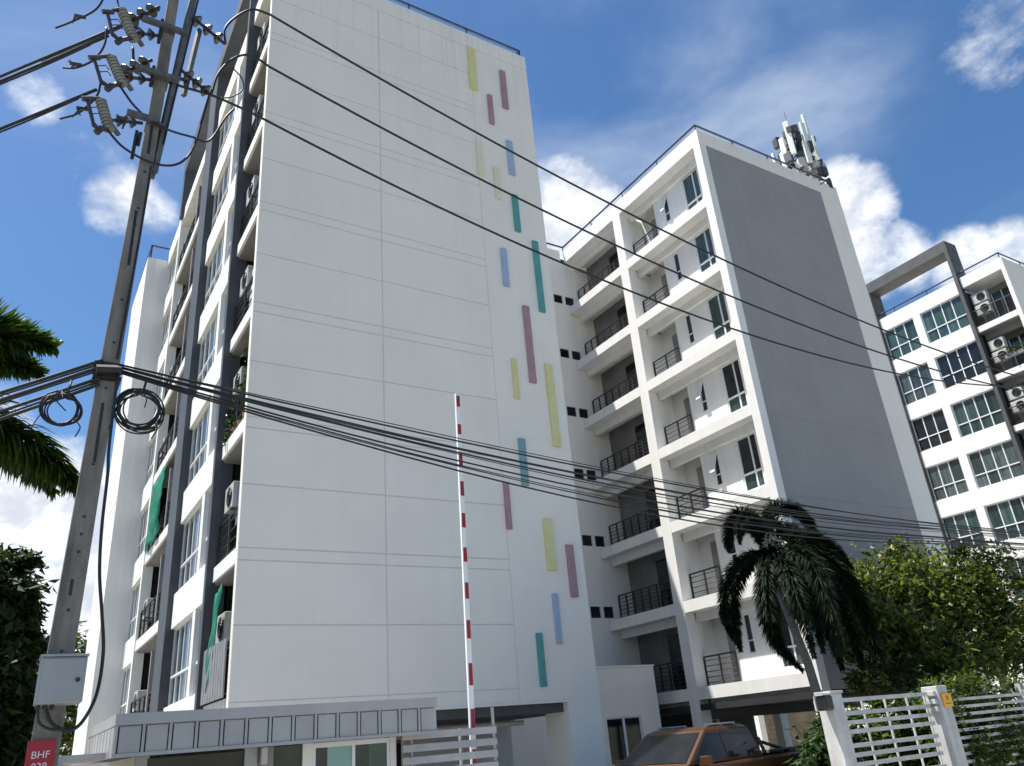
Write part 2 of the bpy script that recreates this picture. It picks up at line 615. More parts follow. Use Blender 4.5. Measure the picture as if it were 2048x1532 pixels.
# ------------------------------------------------------------------ ground
g = MB().add([(-1500, -1500, -0.02), (1500, -1500, -0.02), (1500, 1500, -0.02), (-1500, 1500, -0.02)], [(0, 1, 2, 3)])
tag(g.build('ground', GRASSM), kind='structure')
g = MB().add([(-400, -3.0, -0.01), (400, -3.0, -0.01), (400, 6.6, -0.01), (-400, 6.6, -0.01)], [(0, 1, 2, 3)])
tag(g.build('road', ROAD), kind='structure')
tag(MB().box((-400, 6.6, -0.05), (400, 6.8, 0.10)).build('kerb', KERB), kind='structure')
tag(MB().box((-400, 6.8, -0.05), (400, 8.7, 0.09)).build('pavement', KERB), kind='structure')
g = MB().add([(0.2, 8.7, 0.0), (60, 8.7, 0.0), (60, 48, 0.0), (0.2, 48, 0.0)], [(0, 1, 2, 3)])
tag(g.build('yard', YARD), kind='structure')


# ------------------------------------------------------------------ shared building pieces
GRNG = random.Random(4)


def window_x(root, X, y0, y1, z0, z1, n, glass, lower=0.37, fr=0.055):
    """aluminium window in a wall facing -X: frame with a transom, panes above and below it"""
    mb = MB()
    xf0, xf1 = X, X + 0.08
    zt = z0 + (z1 - z0) * lower
    mb.box((xf0, y0, z0), (xf1, y0 + fr, z1))
    mb.box((xf0, y1 - fr, z0), (xf1, y1, z1))
    mb.box((xf0, y0 + fr, z0), (xf1, y1 - fr, z0 + fr))
    mb.box((xf0, y0 + fr, z1 - fr), (xf1, y1 - fr, z1))
    mb.box((xf0 - 0.012, y0 + fr, zt - fr / 2), (xf1, y1 - fr, zt + fr / 2))
    w = (y1 - y0 - 2 * fr) / n
    for i in range(1, n):
        y = y0 + fr + w * i
        mb.box((xf0 + 0.004, y - fr / 2, z0 + fr), (xf1, y + fr / 2, zt - fr / 2))
        mb.box((xf0 + 0.004, y - fr / 2, zt + fr / 2), (xf1, y + fr / 2, z1 - fr))
    f = mb.build('window', FRAME, root)
    if glass is GLASS_T and GRNG.random() < .35:
        glass = GRNG.choice((GLASS_G, GLASS_G, GLASS_G, GLASS_D))
    if glass is GLASS_A and GRNG.random() < .35:
        glass = GRNG.choice((GLASS_G, GLASS_D))
    for i in range(n):
        ya = y0 + fr + w * i + (fr / 2 if i else 0)
        yb = y0 + fr + w * (i + 1) - (fr / 2 if i < n - 1 else 0)
        boxpart('pane', glass, f, (xf0 + 0.035, ya, z0 + fr), (xf0 + 0.05, yb, zt - fr / 2))
        boxpart('pane', glass, f, (xf0 + 0.035, ya, zt + fr / 2), (xf0 + 0.05, yb, z1 - fr))
    return f


def railing_x(root, X, y0, y1, z, h=1.0, m=None, step=0.9, bars=4):
    mb = MB()
    mb.tube([(X, y0, z + h), (X, y1, z + h)], 0.03)
    for i in range(bars):
        zz = z + 0.12 + (h - 0.25) * i / max(1, bars - 1)
        mb.tube([(X, y0, zz), (X, y1, zz)], 0.015, 4)
    n = max(1, round((y1 - y0) / step))
    for i in range(n + 1):
        y = y0 + (y1 - y0) * i / n
        mb.box((X - 0.025, y - 0.025, z), (X + 0.025, y + 0.025, z + h))
    return mb.build('railing', m or RAILM, root)


def roof_rail(root, pts, z, h=0.36):
    mb = MB()
    p3 = [Vector((x, y, z + h)) for x, y in pts]
    for a, b in zip(p3, p3[1:]):
        mb.tube([a, b], 0.045, 6)
        n = max(1, int((b - a).length / 2.0))
        for i in range(n + 1):
            q = a.lerp(b, i / n)
            mb.tube([(q.x, q.y, z - 0.02), (q.x, q.y, z + h)], 0.025, 5)
    return mb.build('roof_railing', RAILNAVY, root)


# air conditioner condenser (faces -X)
def make_ac():
    t = thing('air_conditioner', 'x', 'air conditioner', (0, 0, 0), 'air conditioner condensers on the balconies')
    MB().box((-0.16, -0.40, 0.06), (0.16, 0.40, 0.66)).build('casing', ACW, t, bevel=0.02)
    mb = MB()
    ring = []
    for k in range(20):
        th = 2 * math.pi * k / 20
        ring.append((math.cos(th), math.sin(th)))
    for r in (0.08, 0.15, 0.22):
        mb.tube([(-0.175, -0.1 + r * c, 0.36 + r * s_) for c, s_ in ring + ring[:1]], 0.008, 4)
    for c, s_ in ring[::5]:
        mb.tube([(-0.175, -0.1, 0.36), (-0.175, -0.1 + 0.22 * c, 0.36 + 0.22 * s_)], 0.008, 4)
    mb.build('fan_guard', RAILM, t)
    mb = MB()
    mb.tube([(-0.163, -0.1, 0.36), (-0.155, -0.1, 0.36)], 0.23, 18)
    mb.build('fan_opening', BLACKP, t)
    for s_ in (-0.28, 0.28):
        MB().box((-0.18, s_ - 0.02, 0), (0.18, s_ + 0.02, 0.06)).build('bracket', STEEL, t)
    return t


AC0 = make_ac()
AC_USED = [False]


def place_ac(x, y, z, label):
    if not AC_USED[0]:
        AC_USED[0] = True
        AC0.location = (x, y, z)
        AC0['label'] = label
        return AC0
    return clone(AC0, (x, y, z), label=label)


def portal(root, X, y0, y1, m, fins):
    MB().box((X - 0.14, y0, 25.30), (X + 1.0, y1, 25.95)).build('portal_beam', m, root)
    for a, b in fins:
        mb = MB().box((X - 0.14, a, 2.4), (X + 0.28, b, 25.297))
        mb.box((X + 0.28, a, PARAPET - 0.5), (X + 0.997, b, 25.297))
        mb.build('fin', m, root)


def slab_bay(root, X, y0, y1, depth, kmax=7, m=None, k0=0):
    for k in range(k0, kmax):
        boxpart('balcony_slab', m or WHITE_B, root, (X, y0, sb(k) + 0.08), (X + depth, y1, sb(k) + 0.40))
        boxpart('soffit', INNER, root, (X + 0.06, y0, sb(k) + 0.02), (X + depth, y1, sb(k) + 0.078))  # dark plate below the white slab, underside shade in its colour
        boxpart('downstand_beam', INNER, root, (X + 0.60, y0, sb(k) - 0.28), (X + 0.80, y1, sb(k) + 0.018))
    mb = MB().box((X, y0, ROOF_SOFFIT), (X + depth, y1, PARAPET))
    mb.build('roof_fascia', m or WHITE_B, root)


def spandrels(root, X, y0, y1, k0=0, k1=7, depth=0.3):
    for k in range(k0, k1 + 1):
        z0 = sb(k) - 0.2
        z1 = sb(k) + 0.72 if k < 7 else PARAPET
        boxpart('spandrel', WHITE_B, root, (X, y0, z0), (X + depth, y1, z1))


def mass(root, name, lo, hi, m):
    return boxpart(name, m, root, lo, hi)


# ------------------------------------------------------------------ left block (white end wall with colour bars)
AX0, AX1, FY = 3.77, 12.46, 16.5
A = thing('apartment_block', 'tall white apartment block with scattered coloured bars on its blank end wall', 'apartment block', (8.1, 25, 0))
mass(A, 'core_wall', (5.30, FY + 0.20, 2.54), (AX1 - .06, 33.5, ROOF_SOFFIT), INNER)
mass(A, 'side_wall', (AX1 - .059, FY + 0.20, 2.54), (AX1 - .002, 33.5, ROOF_SOFFIT), WHITE)
mass(A, 'end_wall', (AX0 + .002, FY + 0.05, 2.56), (AX1 - .002, FY + 0.198, PARAPET - 0.01), WHITE)
mass(A, 'joint_backing', (AX0 + .004, FY + 0.013, 2.565), (AX1 - .004, FY + 0.0495, PARAPET - 0.012), JOINT)
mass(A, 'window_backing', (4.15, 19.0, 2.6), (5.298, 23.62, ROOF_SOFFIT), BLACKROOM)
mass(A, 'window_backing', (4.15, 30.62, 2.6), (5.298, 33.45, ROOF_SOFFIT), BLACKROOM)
mass(A, 'roof_slab', (5.30, FY + 0.20, ROOF_SOFFIT), (AX1, 33.5, PARAPET - 0.25), WHITE)
# end-wall panels with recessed joints
zs = [(2.56, 2.835)]
prev = 2.855
for k in range(7):
    mid = sb(k) + 1.72
    zs.append((prev, mid - 0.015))
    if k < 6:
        t = sb(k + 1) + 0.11
        zs.append((mid + 0.015, t - 0.015))
        zs.append((t + 0.015, t + 0.240))
        prev = t + 0.270
    else:
        zs.append((mid + 0.015, 22.79))
GJ = 0.024
for x0, x1 in ((AX0, 7.0 - GJ / 2), (7.0 + GJ / 2, 10.2)):
    for z0, z1 in zs:
        boxpart('wall_panel', WHITE, A, (x0, FY, z0), (x1, FY + 0.03, z1))
boxpart('wall_panel', WHITE, A, (10.2 + 0.012, FY, 2.56), (AX1, FY + 0.03, 22.79))
boxpart('parapet_band', WHITE, A, (AX0, FY - 0.004, 22.81), (AX1, FY + 0.03, PARAPET))
# open ground floor
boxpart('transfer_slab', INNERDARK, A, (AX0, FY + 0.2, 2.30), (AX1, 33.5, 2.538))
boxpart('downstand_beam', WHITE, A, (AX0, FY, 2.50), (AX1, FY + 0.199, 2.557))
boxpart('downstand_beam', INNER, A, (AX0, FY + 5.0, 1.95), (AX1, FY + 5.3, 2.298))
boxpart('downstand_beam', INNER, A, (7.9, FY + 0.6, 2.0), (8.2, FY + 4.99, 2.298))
boxpart('column', WHITE, A, (11.52, FY, 0), (AX1, FY + 1.0, 2.498))
boxpart('column', WHITE, A, (AX0, FY, 0), (AX0 + 0.5, FY + 0.6, 2.298))
boxpart('column', WHITE, A, (7.8, FY + 5.35, 0), (8.3, FY + 5.9, 2.298))
boxpart('ground_floor_wall', SOFFIT, A, (9.2, FY + 4.2, 0), (AX1 - 0.02, FY + 4.4, 2.298))
boxpart('ground_floor_wall', INNERDARK, A, (AX0, 29, 0), (9.2, 29.3, 2.298))
# pipes under the slab
mb = MB()
mb.tube([(4.5, 18.2, 2.16), (11.3, 18.2, 2.16)], 0.06, 8)
mb.tube([(4.5, 18.6, 2.20), (11.3, 18.6, 2.20)], 0.04, 8)
mb.build('drain_pipe', SOFFIT, A)
# coloured bars
bars = [(10.26, 20.93, 22.77, .27, 'yellow'), (11.42, 20.63, 22.28, .21, 'mauve'), (10.83, 19.74, 20.96, .17, 'mauve'),
        (10.26, 17.49, 18.85, .18, 'pale'), (11.42, 17.91, 19.27, .21, 'blue'), (10.83, 16.78, 17.97, .18, 'pale'),
        (11.42, 15.77, 17.13, .20, 'teal'), (12.0, 13.10, 15.58, .20, 'teal'), (10.83, 13.69, 14.99, .19, 'blue'),
        (11.42, 10.72, 13.17, .21, 'mauve'), (10.85, 10.15, 11.36, .16, 'yellow'), (12.0, 8.91, 11.40, .24, 'yellow'),
        (10.86, 7.71, 9.01, .20, 'slate'), (10.27, 6.54, 7.76, .15, 'mauve'), (11.43, 5.56, 6.89, .27, 'yellow'),
        (12.03, 4.92, 6.24, .22, 'mauve'), (11.43, 3.80, 4.99, .16, 'blue'), (10.86, 2.86, 4.06, .17, 'teal')]
CN = {'yellow': 'yellow', 'pale': 'faded pale yellow', 'mauve': 'mauve', 'teal': 'teal', 'blue': 'light blue', 'slate': 'slate blue'}
for x, z0, z1, w, c in bars:
    MB().box((x - w / 2, FY - 0.075, z0), (x + w / 2, FY - 0.002, z1)).build('colour_bar', BARC[c], A, bevel=0.012, label=CN[c] + ' vertical bar')

# left facade
slab_bay(A, AX0, FY + 0.20, 18.74, 1.53)
slab_bay(A, AX0, 24.92, 30.28, 1.53)
spandrels(A, AX0, 18.97, 23.64)
spandrels(A, AX0, 30.62, 33.49)
boxpart('pier', WHITE_B, A, (AX0 + 0.004, 20.42, 2.4), (AX0 + 0.3, 20.74, ROOF_SOFFIT))
boxpart('pier', WHITE_B, A, (AX0 - 0.03, 30.30, 2.4), (AX0 + 0.3, 30.61, PARAPET))
portal(A, AX0, 18.75, 30.29, DARKGREY, [(18.76, 18.95), (23.66, 24.90)])
# portal's far post stands only above the roof
boxpart('portal_post', DARKGREY, A, (AX0 - 0.136, 29.9, PARAPET - 0.4), (AX0 + 0.996, 30.28, 25.298))
for k in range(7):
    window_x(A, AX0 + 0.10, 18.97, 20.415, sb(k) + 0.722, sb(k + 1) - 0.202, 2, GLASS_A)
    window_x(A, AX0 + 0.10, 20.745, 23.64, sb(k) + 0.722, sb(k + 1) - 0.202, 4, GLASS_A)
    window_x(A, AX0 + 0.10, 30.62, 33.49, sb(k) + 0.722, sb(k + 1) - 0.202, 4, GLASS_A)
    zf = sb(k) + 0.40
    railing_x(A, AX0 + 0.08, FY + 0.22, 18.72, zf, 0.95)
    railing_x(A, AX0 + 0.08, 24.95, 30.25, zf, 0.95)
    # balcony doors and partition
    boxpart('balcony_door', GLASS_D, A, (5.25, 16.95, zf), (5.298, 18.4, zf + 2.1))
    boxpart('balcony_door', GLASS_D, A, (5.25, 28.4, zf), (5.298, 29.9, zf + 2.1))
    boxpart('partition', PLUMGREY, A, (AX0 + 0.05, 26.9, zf), (5.298, 27.05, sb(k + 1) - 0.33))
    boxpart('partition', PLUMGREY, A, (AX0 + 0.3, 24.92, zf), (AX0 + 0.42, 26.88, sb(k + 1) - 0.33))
roof_rail(A, [(AX0 + 0.12, FY + 0.12), (AX1 - 0.12, FY + 0.12), (AX1 - 0.12, 25.9)], PARAPET - 0.005)
for k in range(7):
    place_ac(4.05, 18.25, sb(k) + 1.55, 'white air conditioner box in the %s corner balcony of the left block' % ORD[k])
for k in range(0, 7):
    place_ac(4.02, 29.7, sb(k) + 1.0, 'white air conditioner in the %s far balcony beyond the wide dark fin' % ORD[k])

# stair and service wing that sticks out at the far left
W = thing('service_tower', 'plain white windowless tower sticking out at the far end of the left block', 'building', (6, 36, 0))
mass(W, 'wall', (2.92, 33.5, 0), (11.5, 38.4, 11.55), WHITE_B)
mass(W, 'wall', (2.94, 33.52, 11.55), (11.5, 38.38, 11.62), WHITE)
mass(W, 'wall', (2.92, 33.5, 11.62), (11.5, 38.4, 22.9), WHITE_B)
roof_rail(W, [(3.05, 38.2), (3.05, 33.65), (8.0, 33.65)], 22.895, 0.75)

# ------------------------------------------------------------------ right block and the link behind the courtyard
BX0, BX1 = 20.55, 29.15
B = thing('apartment_block', 'white apartment block with a big grey end wall and an open corridor side', 'apartment block', (24.8, 24, 0))
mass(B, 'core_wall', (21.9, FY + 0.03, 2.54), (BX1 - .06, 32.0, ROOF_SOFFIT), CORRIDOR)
mass(B, 'side_wall', (BX1 - .059, FY + 0.03, 2.54), (BX1 - .002, 32.0, ROOF_SOFFIT), WHITE)
mass(B, 'roof_slab', (21.9, FY + 0.03, ROOF_SOFFIT), (BX1, 32.0, PARAPET - 0.2), WHITE)
# end wall: white border round a grey field
boxpart('end_wall_border', WHITE_B, B, (BX0, FY, 2.4), (BX0 + 0.36, FY + 0.34, 22.75))
boxpart('end_wall_border', WHITE, B, (27.86, FY, 2.4), (BX1, FY + 0.028, 22.75))
boxpart('end_wall_border', WHITE, B, (BX0, FY, 22.752), (BX1, FY + 0.34, PARAPET))
NP = 7
for k in range(7):
    z0 = sb(k) - 0.0 if k else 2.4
    z1 = sb(k + 1) if k < 6 else 22.75
    boxpart('wall_panel', GREYWALL, B, (BX0 + 0.362, FY + 0.012, z0 + 0.003), (27.858, FY + 0.03, z1 - 0.003))
boxpart('transfer_slab', BLACKROOM, B, (BX0, FY + 0.03, 2.2), (BX1, 32.0, 2.397))
# corridor side
for k in range(8):
    z0 = sb(k) if k < 7 else ROOF_SOFFIT - 0.02
    z1 = sb(k) + 0.40 if k < 7 else PARAPET - 0.003
    for ya, yb in ((FY + 0.342, 21.63), (22.13, 25.98)):
        mb = MB().box((BX0, ya, z0), (21.898, yb, z1))
        mb.box((BX0 + 0.5, ya, z0 - 0.30), (BX0 + 0.70, yb, z0 - 0.001))
        mb.build('floor_slab' if k < 7 else 'roof_fascia', WHITE_B, B)
boxpart('column', WHITE_B, B, (BX0 - 0.004, 21.632, 0), (BX0 + 0.44, 22.128, PARAPET - 0.006))
boxpart('column', WHITE_B, B, (BX0 + 0.02, FY + 0.02, 0), (BX0 + 0.42, FY + 0.42, 2.398))
for x in (25.0, 28.7):
    boxpart('column', WHITE_B, B, (x, FY + 0.02, 0), (x + 0.42, FY + 0.42, 2.198))
    boxpart('column', WHITE_B, B, (x, 25.5, 0), (x + 0.42, 25.9, 2.198))
for k in range(7):
    zf = sb(k) + 0.40
    zc = sb(k + 1) if k < 6 else ROOF_SOFFIT - 0.02
    # recessed bedroom wall with a tall window and a slot window
    mb = MB()
    X = 21.2
    wy0, wy1, wz0, wz1 = 17.42, 18.35, zf + 0.22, zf + 2.18
    ny0, ny1, nz0, nz1 = 19.30, 19.60, zf + 0.85, zf + 2.10
    for ya, yb, za, zb in ((FY + 0.342, wy0, zf, zc), (wy1, ny0, zf, zc), (ny1, 20.16, zf, zc),
                           (wy0, wy1, zf, wz0), (wy0, wy1, wz1, zc), (ny0, ny1, zf, nz0), (ny0, ny1, nz1, zc)):
        mb.box((X, ya, za), (21.898, yb, zb))
    mb.build('recessed_wall', WHITE_B, B)
    # window: wide and narrow lights over low lights
    fb = MB()
    fr = 0.06
    zt = wz0 + 0.62
    ym = wy0 + 0.34
    xa, xb = X + 0.02, X + 0.10
    fb.box((xa, wy0, wz0), (xb, wy0 + fr, wz1)).box((xa, wy1 - fr, wz0), (xb, wy1, wz1))
    fb.box((xa, wy0 + fr, wz0), (xb, wy1 - fr, wz0 + fr)).box((xa, wy0 + fr, wz1 - fr), (xb, wy1 - fr, wz1))
    fb.box((xa - .01, wy0 + fr, zt - fr / 2), (xb, wy1 - fr, zt + fr / 2))
    fb.box((xa + .004, ym - fr / 2, wz0 + fr), (xb, ym + fr / 2, zt - fr / 2)).box((xa + .004, ym - fr / 2, zt + fr / 2), (xb, ym + fr / 2, wz1 - fr))
    f = fb.build('window', FRAME, B)
    gl = GLASS_T if k in (6, 5, 4) else GLASS_D
    for ya, yb in ((wy0 + fr, ym - fr / 2), (ym + fr / 2, wy1 - fr)):
        boxpart('pane', GLASS_T, f, (xa + .035, ya, wz0 + fr), (xa + .05, yb, zt - fr / 2))
        boxpart('pane', gl, f, (xa + .035, ya, zt + fr / 2), (xa + .05, yb, wz1 - fr))
    # slot window, its upper sash hung open on some floors
    fb = MB()
    fr = 0.035
    zt = nz0 + 0.38
    fb.box((xa, ny0, nz0), (xb, ny0 + fr, nz1)).box((xa, ny1 - fr, nz0), (xb, ny1, nz1))
    fb.box((xa, ny0 + fr, nz0), (xb, ny1 - fr, nz0 + fr)).box((xa, ny0 + fr, nz1 - fr), (xb, ny1 - fr, nz1)).box((xa, ny0 + fr, zt), (xb, ny1 - fr, zt + fr))
    f = fb.build('window', FRAME, B)
    boxpart('pane', GLASS_D, f, (xa + .035, ny0 + fr, nz0 + fr), (xa + .05, ny1 - fr, zt))
    if k in (0, 1, 5, 4):
        boxpart('pane', GLASS_D, f, (xa + .035, ny0 + fr, zt + fr), (xa + .05, ny1 - fr, nz1 - fr))
    else:
        boxpart('pane', BLACKP, f, (xa + .06, ny0 + fr, zt + fr), (xa + .07, ny1 - fr, nz1 - fr))
        sash = MB()
        top = (xa - 0.01, nz1 - fr)
        bot = (xa - 0.30, zt + 0.08)
        sash.prism([top, (top[0] + 0.03, top[1]), (bot[0] + 0.03, bot[1]), bot], ny0 + fr, ny1 - fr, 'y')
        sash.build('open_sash', FRAME, f)
    # wall between niche and corridor, corridor doors, railings
    boxpart('partition', WHITE_B, B, (BX0 + 0.442, 21.70, zf), (21.898, 21.86, zc - 0.002))
    boxpart('corridor_door', GLASS_D, B, (21.86, 23.3, zf), (21.898, 24.2, zf + 2.05))
    boxpart('corridor_door', GLASS_D, B, (21.86, 22.3, zf), (21.898, 22.7, zf + 2.05))
    boxpart('niche_wall', SOFFIT, B, (21.84, 20.17, zf), (21.898, 21.695, zc - 0.002))
    boxpart('niche_door', PLUMGREY, B, (21.81, 20.35, zf), (21.838, 21.05, zf + 2.05))
    railing_x(B, BX0 + 0.58, 20.18, 21.66, zf, 0.98, step=.65, bars=5)
    railing_x(B, BX0 + 0.58, 22.14, 25.9, zf, 0.98, step=.5, bars=6)
roof_rail(B, [(BX1 - 0.12, 24), (BX1 - 0.12, FY + 0.12), (BX0 + 0.12, FY + 0.12), (BX0 + 0.12, 26.1), (AX1 + 0.1, 26.1)], PARAPET - 0.008)
# link wing with paired toilet windows
wins = [(19.70, 20.20), (20.36, 20.86)]
mb = MB()
mb.box((AX1 + 0.003, 26, 0), (19.70, 26.2, PARAPET - 0.01))
mb.box((20.20, 26, 0), (20.36, 26.2, PARAPET - 0.01))
mb.box((20.86, 26, 0), (21.898, 26.2, ROOF_SOFFIT))
for x0, x1 in wins:
    zz = 0
    for k in range(1, 7):
        mb.box((x0, 26, zz), (x1, 26.2, sb(k) + 0.52))
        zz = sb(k) + 0.97
    mb.box((x0, 26, zz), (x1, 26.2, PARAPET - 0.01 if x1 < BX0 else ROOF_SOFFIT))
mb.build('link_wall', WHITE, B)
mass(B, 'link_core', (AX1 + 0.003, 26.202, 0), (21.898, 32, PARAPET - 0.3), BLACKROOM)
for k in range(1, 7):
    for x0, x1 in wins:
        z0, z1 = sb(k) + 0.52, sb(k) + 0.97
        f = MB().box((x0, 26.05, z0), (x0 + .03, 26.1, z1)).box((x1 - .03, 26.05, z0), (x1, 26.1, z1)).box((x0 + .03, 26.05, z0), (x1 - .03, 26.1, z0 + .03)).box((x0 + .03, 26.05, z1 - .03), (x1 - .03, 26.1, z1)).build('window', RAILM, B)
        boxpart('pane', GLASS_D, f, (x0 + .03, 26.07, z0 + .03), (x1 - .03, 26.085, z1 - .03))
# dark store room and beams under the raised floors
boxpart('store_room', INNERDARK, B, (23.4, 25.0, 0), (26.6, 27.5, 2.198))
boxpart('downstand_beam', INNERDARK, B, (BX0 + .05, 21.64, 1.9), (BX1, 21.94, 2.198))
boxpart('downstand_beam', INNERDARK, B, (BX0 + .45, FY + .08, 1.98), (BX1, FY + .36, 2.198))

# low white annex in the courtyard
X = thing('annex', 'low flat white annex with a black two-leaf window between the two apartment blocks', 'building', (16, 24.4, 0))
mb = MB()
mb.box((AX1 + .003, 23, 0), (17.55, 23.2, 3.80)).box((19.05, 23, 0), (19.9, 23.2, 3.80)).box((17.55, 23, 0), (19.05, 23.2, 0.75)).box((17.55, 23, 2.22), (19.05, 23.2, 3.80))
mb.box((19.7, 23.2, 0), (19.9, 25.99, 3.80)).box((AX1 + .003, 23.2, 3.6), (19.7, 25.99, 3.78))
mb.build('wall', WHITE, X)
boxpart('coping', WHITE, X, (AX1 + .003, 22.97, 3.802), (19.93, 25.99, 3.86))
f = MB().box((17.55, 23.05, .75), (17.60, 23.12, 2.22)).box((19.0, 23.05, .75), (19.05, 23.12, 2.22)).box((18.26, 23.03, .80), (18.34, 23.12, 2.17)).box((17.60, 23.05, .75), (19.0, 23.12, .80)).box((17.60, 23.05, 2.17), (19.0, 23.12, 2.22)).build('window', FRAME, X)
for x0, x1 in ((17.60, 18.26), (18.34, 19.0)):
    boxpart('pane', GLASS_D, f, (x0, 23.08, .80), (x1, 23.095, 2.17))

# ------------------------------------------------------------------ third block at the right edge
CX = 42.8
Cb = thing('apartment_block', 'white apartment block at the right edge with teal windows and a grey portal frame', 'apartment block', (47, 25, 0))
mass(Cb, 'core_wall', (CX + 1.55, FY + 0.2, 0), (CX + 9, 36, ROOF_SOFFIT), INNER)
mass(Cb, 'roof_slab', (CX + 1.55, FY + 0.2, ROOF_SOFFIT), (CX + 9, 36, PARAPET - 0.2), WHITE)
boxpart('end_wall', WHITE, Cb, (CX, FY, 0), (CX + 9, FY + 0.2, PARAPET))
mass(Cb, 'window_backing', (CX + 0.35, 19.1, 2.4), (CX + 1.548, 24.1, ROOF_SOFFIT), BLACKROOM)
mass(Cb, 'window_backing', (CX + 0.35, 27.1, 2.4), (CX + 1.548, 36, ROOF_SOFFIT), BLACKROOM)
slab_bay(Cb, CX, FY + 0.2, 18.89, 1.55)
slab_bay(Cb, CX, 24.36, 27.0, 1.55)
spandrels(Cb, CX, 19.12, 24.08)
spandrels(Cb, CX, 27.02, 36.0)
boxpart('pier', WHITE_B, Cb, (CX + .004, 21.62, 2.4), (CX + .3, 22.08, ROOF_SOFFIT))
boxpart('ground_floor_wall', WHITE_B, Cb, (CX + .1, 19.1, 0), (CX + .4, 36, 2.338))
portal(Cb, CX, 18.9, 24.34, PORTALGREY, [(18.91, 19.10), (24.09, 24.33)])
for k in range(7):
    g4 = GLASS_D if k == 5 else GLASS_T
    window_x(Cb, CX + .10, 19.12, 21.615, sb(k) + .722, sb(k + 1) - .202, 4, g4)
    window_x(Cb, CX + .10, 22.085, 24.08, sb(k) + .722, sb(k + 1) - .202, 3, GLASS_T)
    window_x(Cb, CX + .10, 27.3, 30.0, sb(k) + .722, sb(k + 1) - .202, 4, GLASS_T)
    zf = sb(k) + .40
    railing_x(Cb, CX + .08, FY + .22, 18.85, zf, 0.95, step=.5, bars=8)
    railing_x(Cb, CX + .08, 24.4, 26.95, zf, 0.95)
    f = MB().box((CX + 1.48, 16.95, zf), (CX + 1.546, 17.0, zf + 2.1)).box((CX + 1.48, 17.66, zf), (CX + 1.546, 17.72, zf + 2.1)).box((CX + 1.48, 18.2, zf), (CX + 1.546, 18.25, zf + 2.1)).build('balcony_door', FRAME, Cb)
    boxpart('pane', GLASS_D, f, (CX + 1.50, 17.0, zf), (CX + 1.53, 17.66, zf + 2.1))
    boxpart('pane', GLASS_T, f, (CX + 1.50, 17.72, zf), (CX + 1.53, 18.2, zf + 2.1))
roof_rail(Cb, [(CX + 8.8, FY + .12), (CX + .12, FY + .12), (CX + .12, 35.8)], PARAPET - .005)
for k in range(2, 7):
    place_ac(CX + .40, 18.35, sb(k) + 1.72, 'upper of two stacked air conditioners in the %s corner balcony of the right-edge block' % ORD[k])
    place_ac(CX + .36, 18.35, sb(k) + 1.00, 'lower of two stacked air conditioners in the %s corner balcony of the right-edge block' % ORD[k])


# ------------------------------------------------------------------ foliage helpers
def leaf_cloud(mb, cx, cy, cz, rx, ry, rz, n, size, rng, hollow=0.35, lump=0.35, seed=0):
    """leaf quads spread through a lumpy ellipsoid"""
    for _ in range(n):
        for _t in range(30):
            d = Vector((rng.gauss(0, 1), rng.gauss(0, 1), rng.gauss(0, 1)))
            if d.length > 1e-3:
                break
        d.normalize()
        r = hollow + (1 - hollow) * rng.random() ** 0.55
        k = 1.0 + lump * noise.noise(d * 2.1 + Vector((seed * 3.7, seed * 1.3, 0))) * 1.6
        p = Vector((cx + d.x * rx * r * k, cy + d.y * ry * r * k, cz + d.z * rz * r * k))
        leaf(mb, p, size * rng.uniform(.38, 1.0) * (1.75 if rng.random() < .25 else 1.15), rng)


def leaf(mb, p, s, rng, droop=0.3):
    a = Vector((rng.uniform(-1, 1), rng.uniform(-1, 1), rng.uniform(-.8, .5) - droop)).normalized()
    b = a.cross(Vector((rng.uniform(-.4, .4), rng.uniform(-.4, .4), 1)))
    if b.length < .05:
        b = Vector((1, 0, 0))
    b = b.normalized()
    c = a.cross(b) * (0.12 * s)
    L_, w = s, s * .30
    mb.add([p, p + a * L_ * .5 + b * w + c, p + a * L_, p + a * L_ * .5 - b * w + c], [(0, 1, 2, 3)])


def limb(p0, p1, rng, bend=.15, n=5):
    p0 = Vector(p0)
    p1 = Vector(p1)
    d = (p1 - p0)
    side = Vector((rng.uniform(-1, 1), rng.uniform(-1, 1), rng.uniform(-.2, .5))) * d.length * bend
    return [p0 + d * (i / n) + side * math.sin(math.pi * i / n) for i in range(n + 1)]


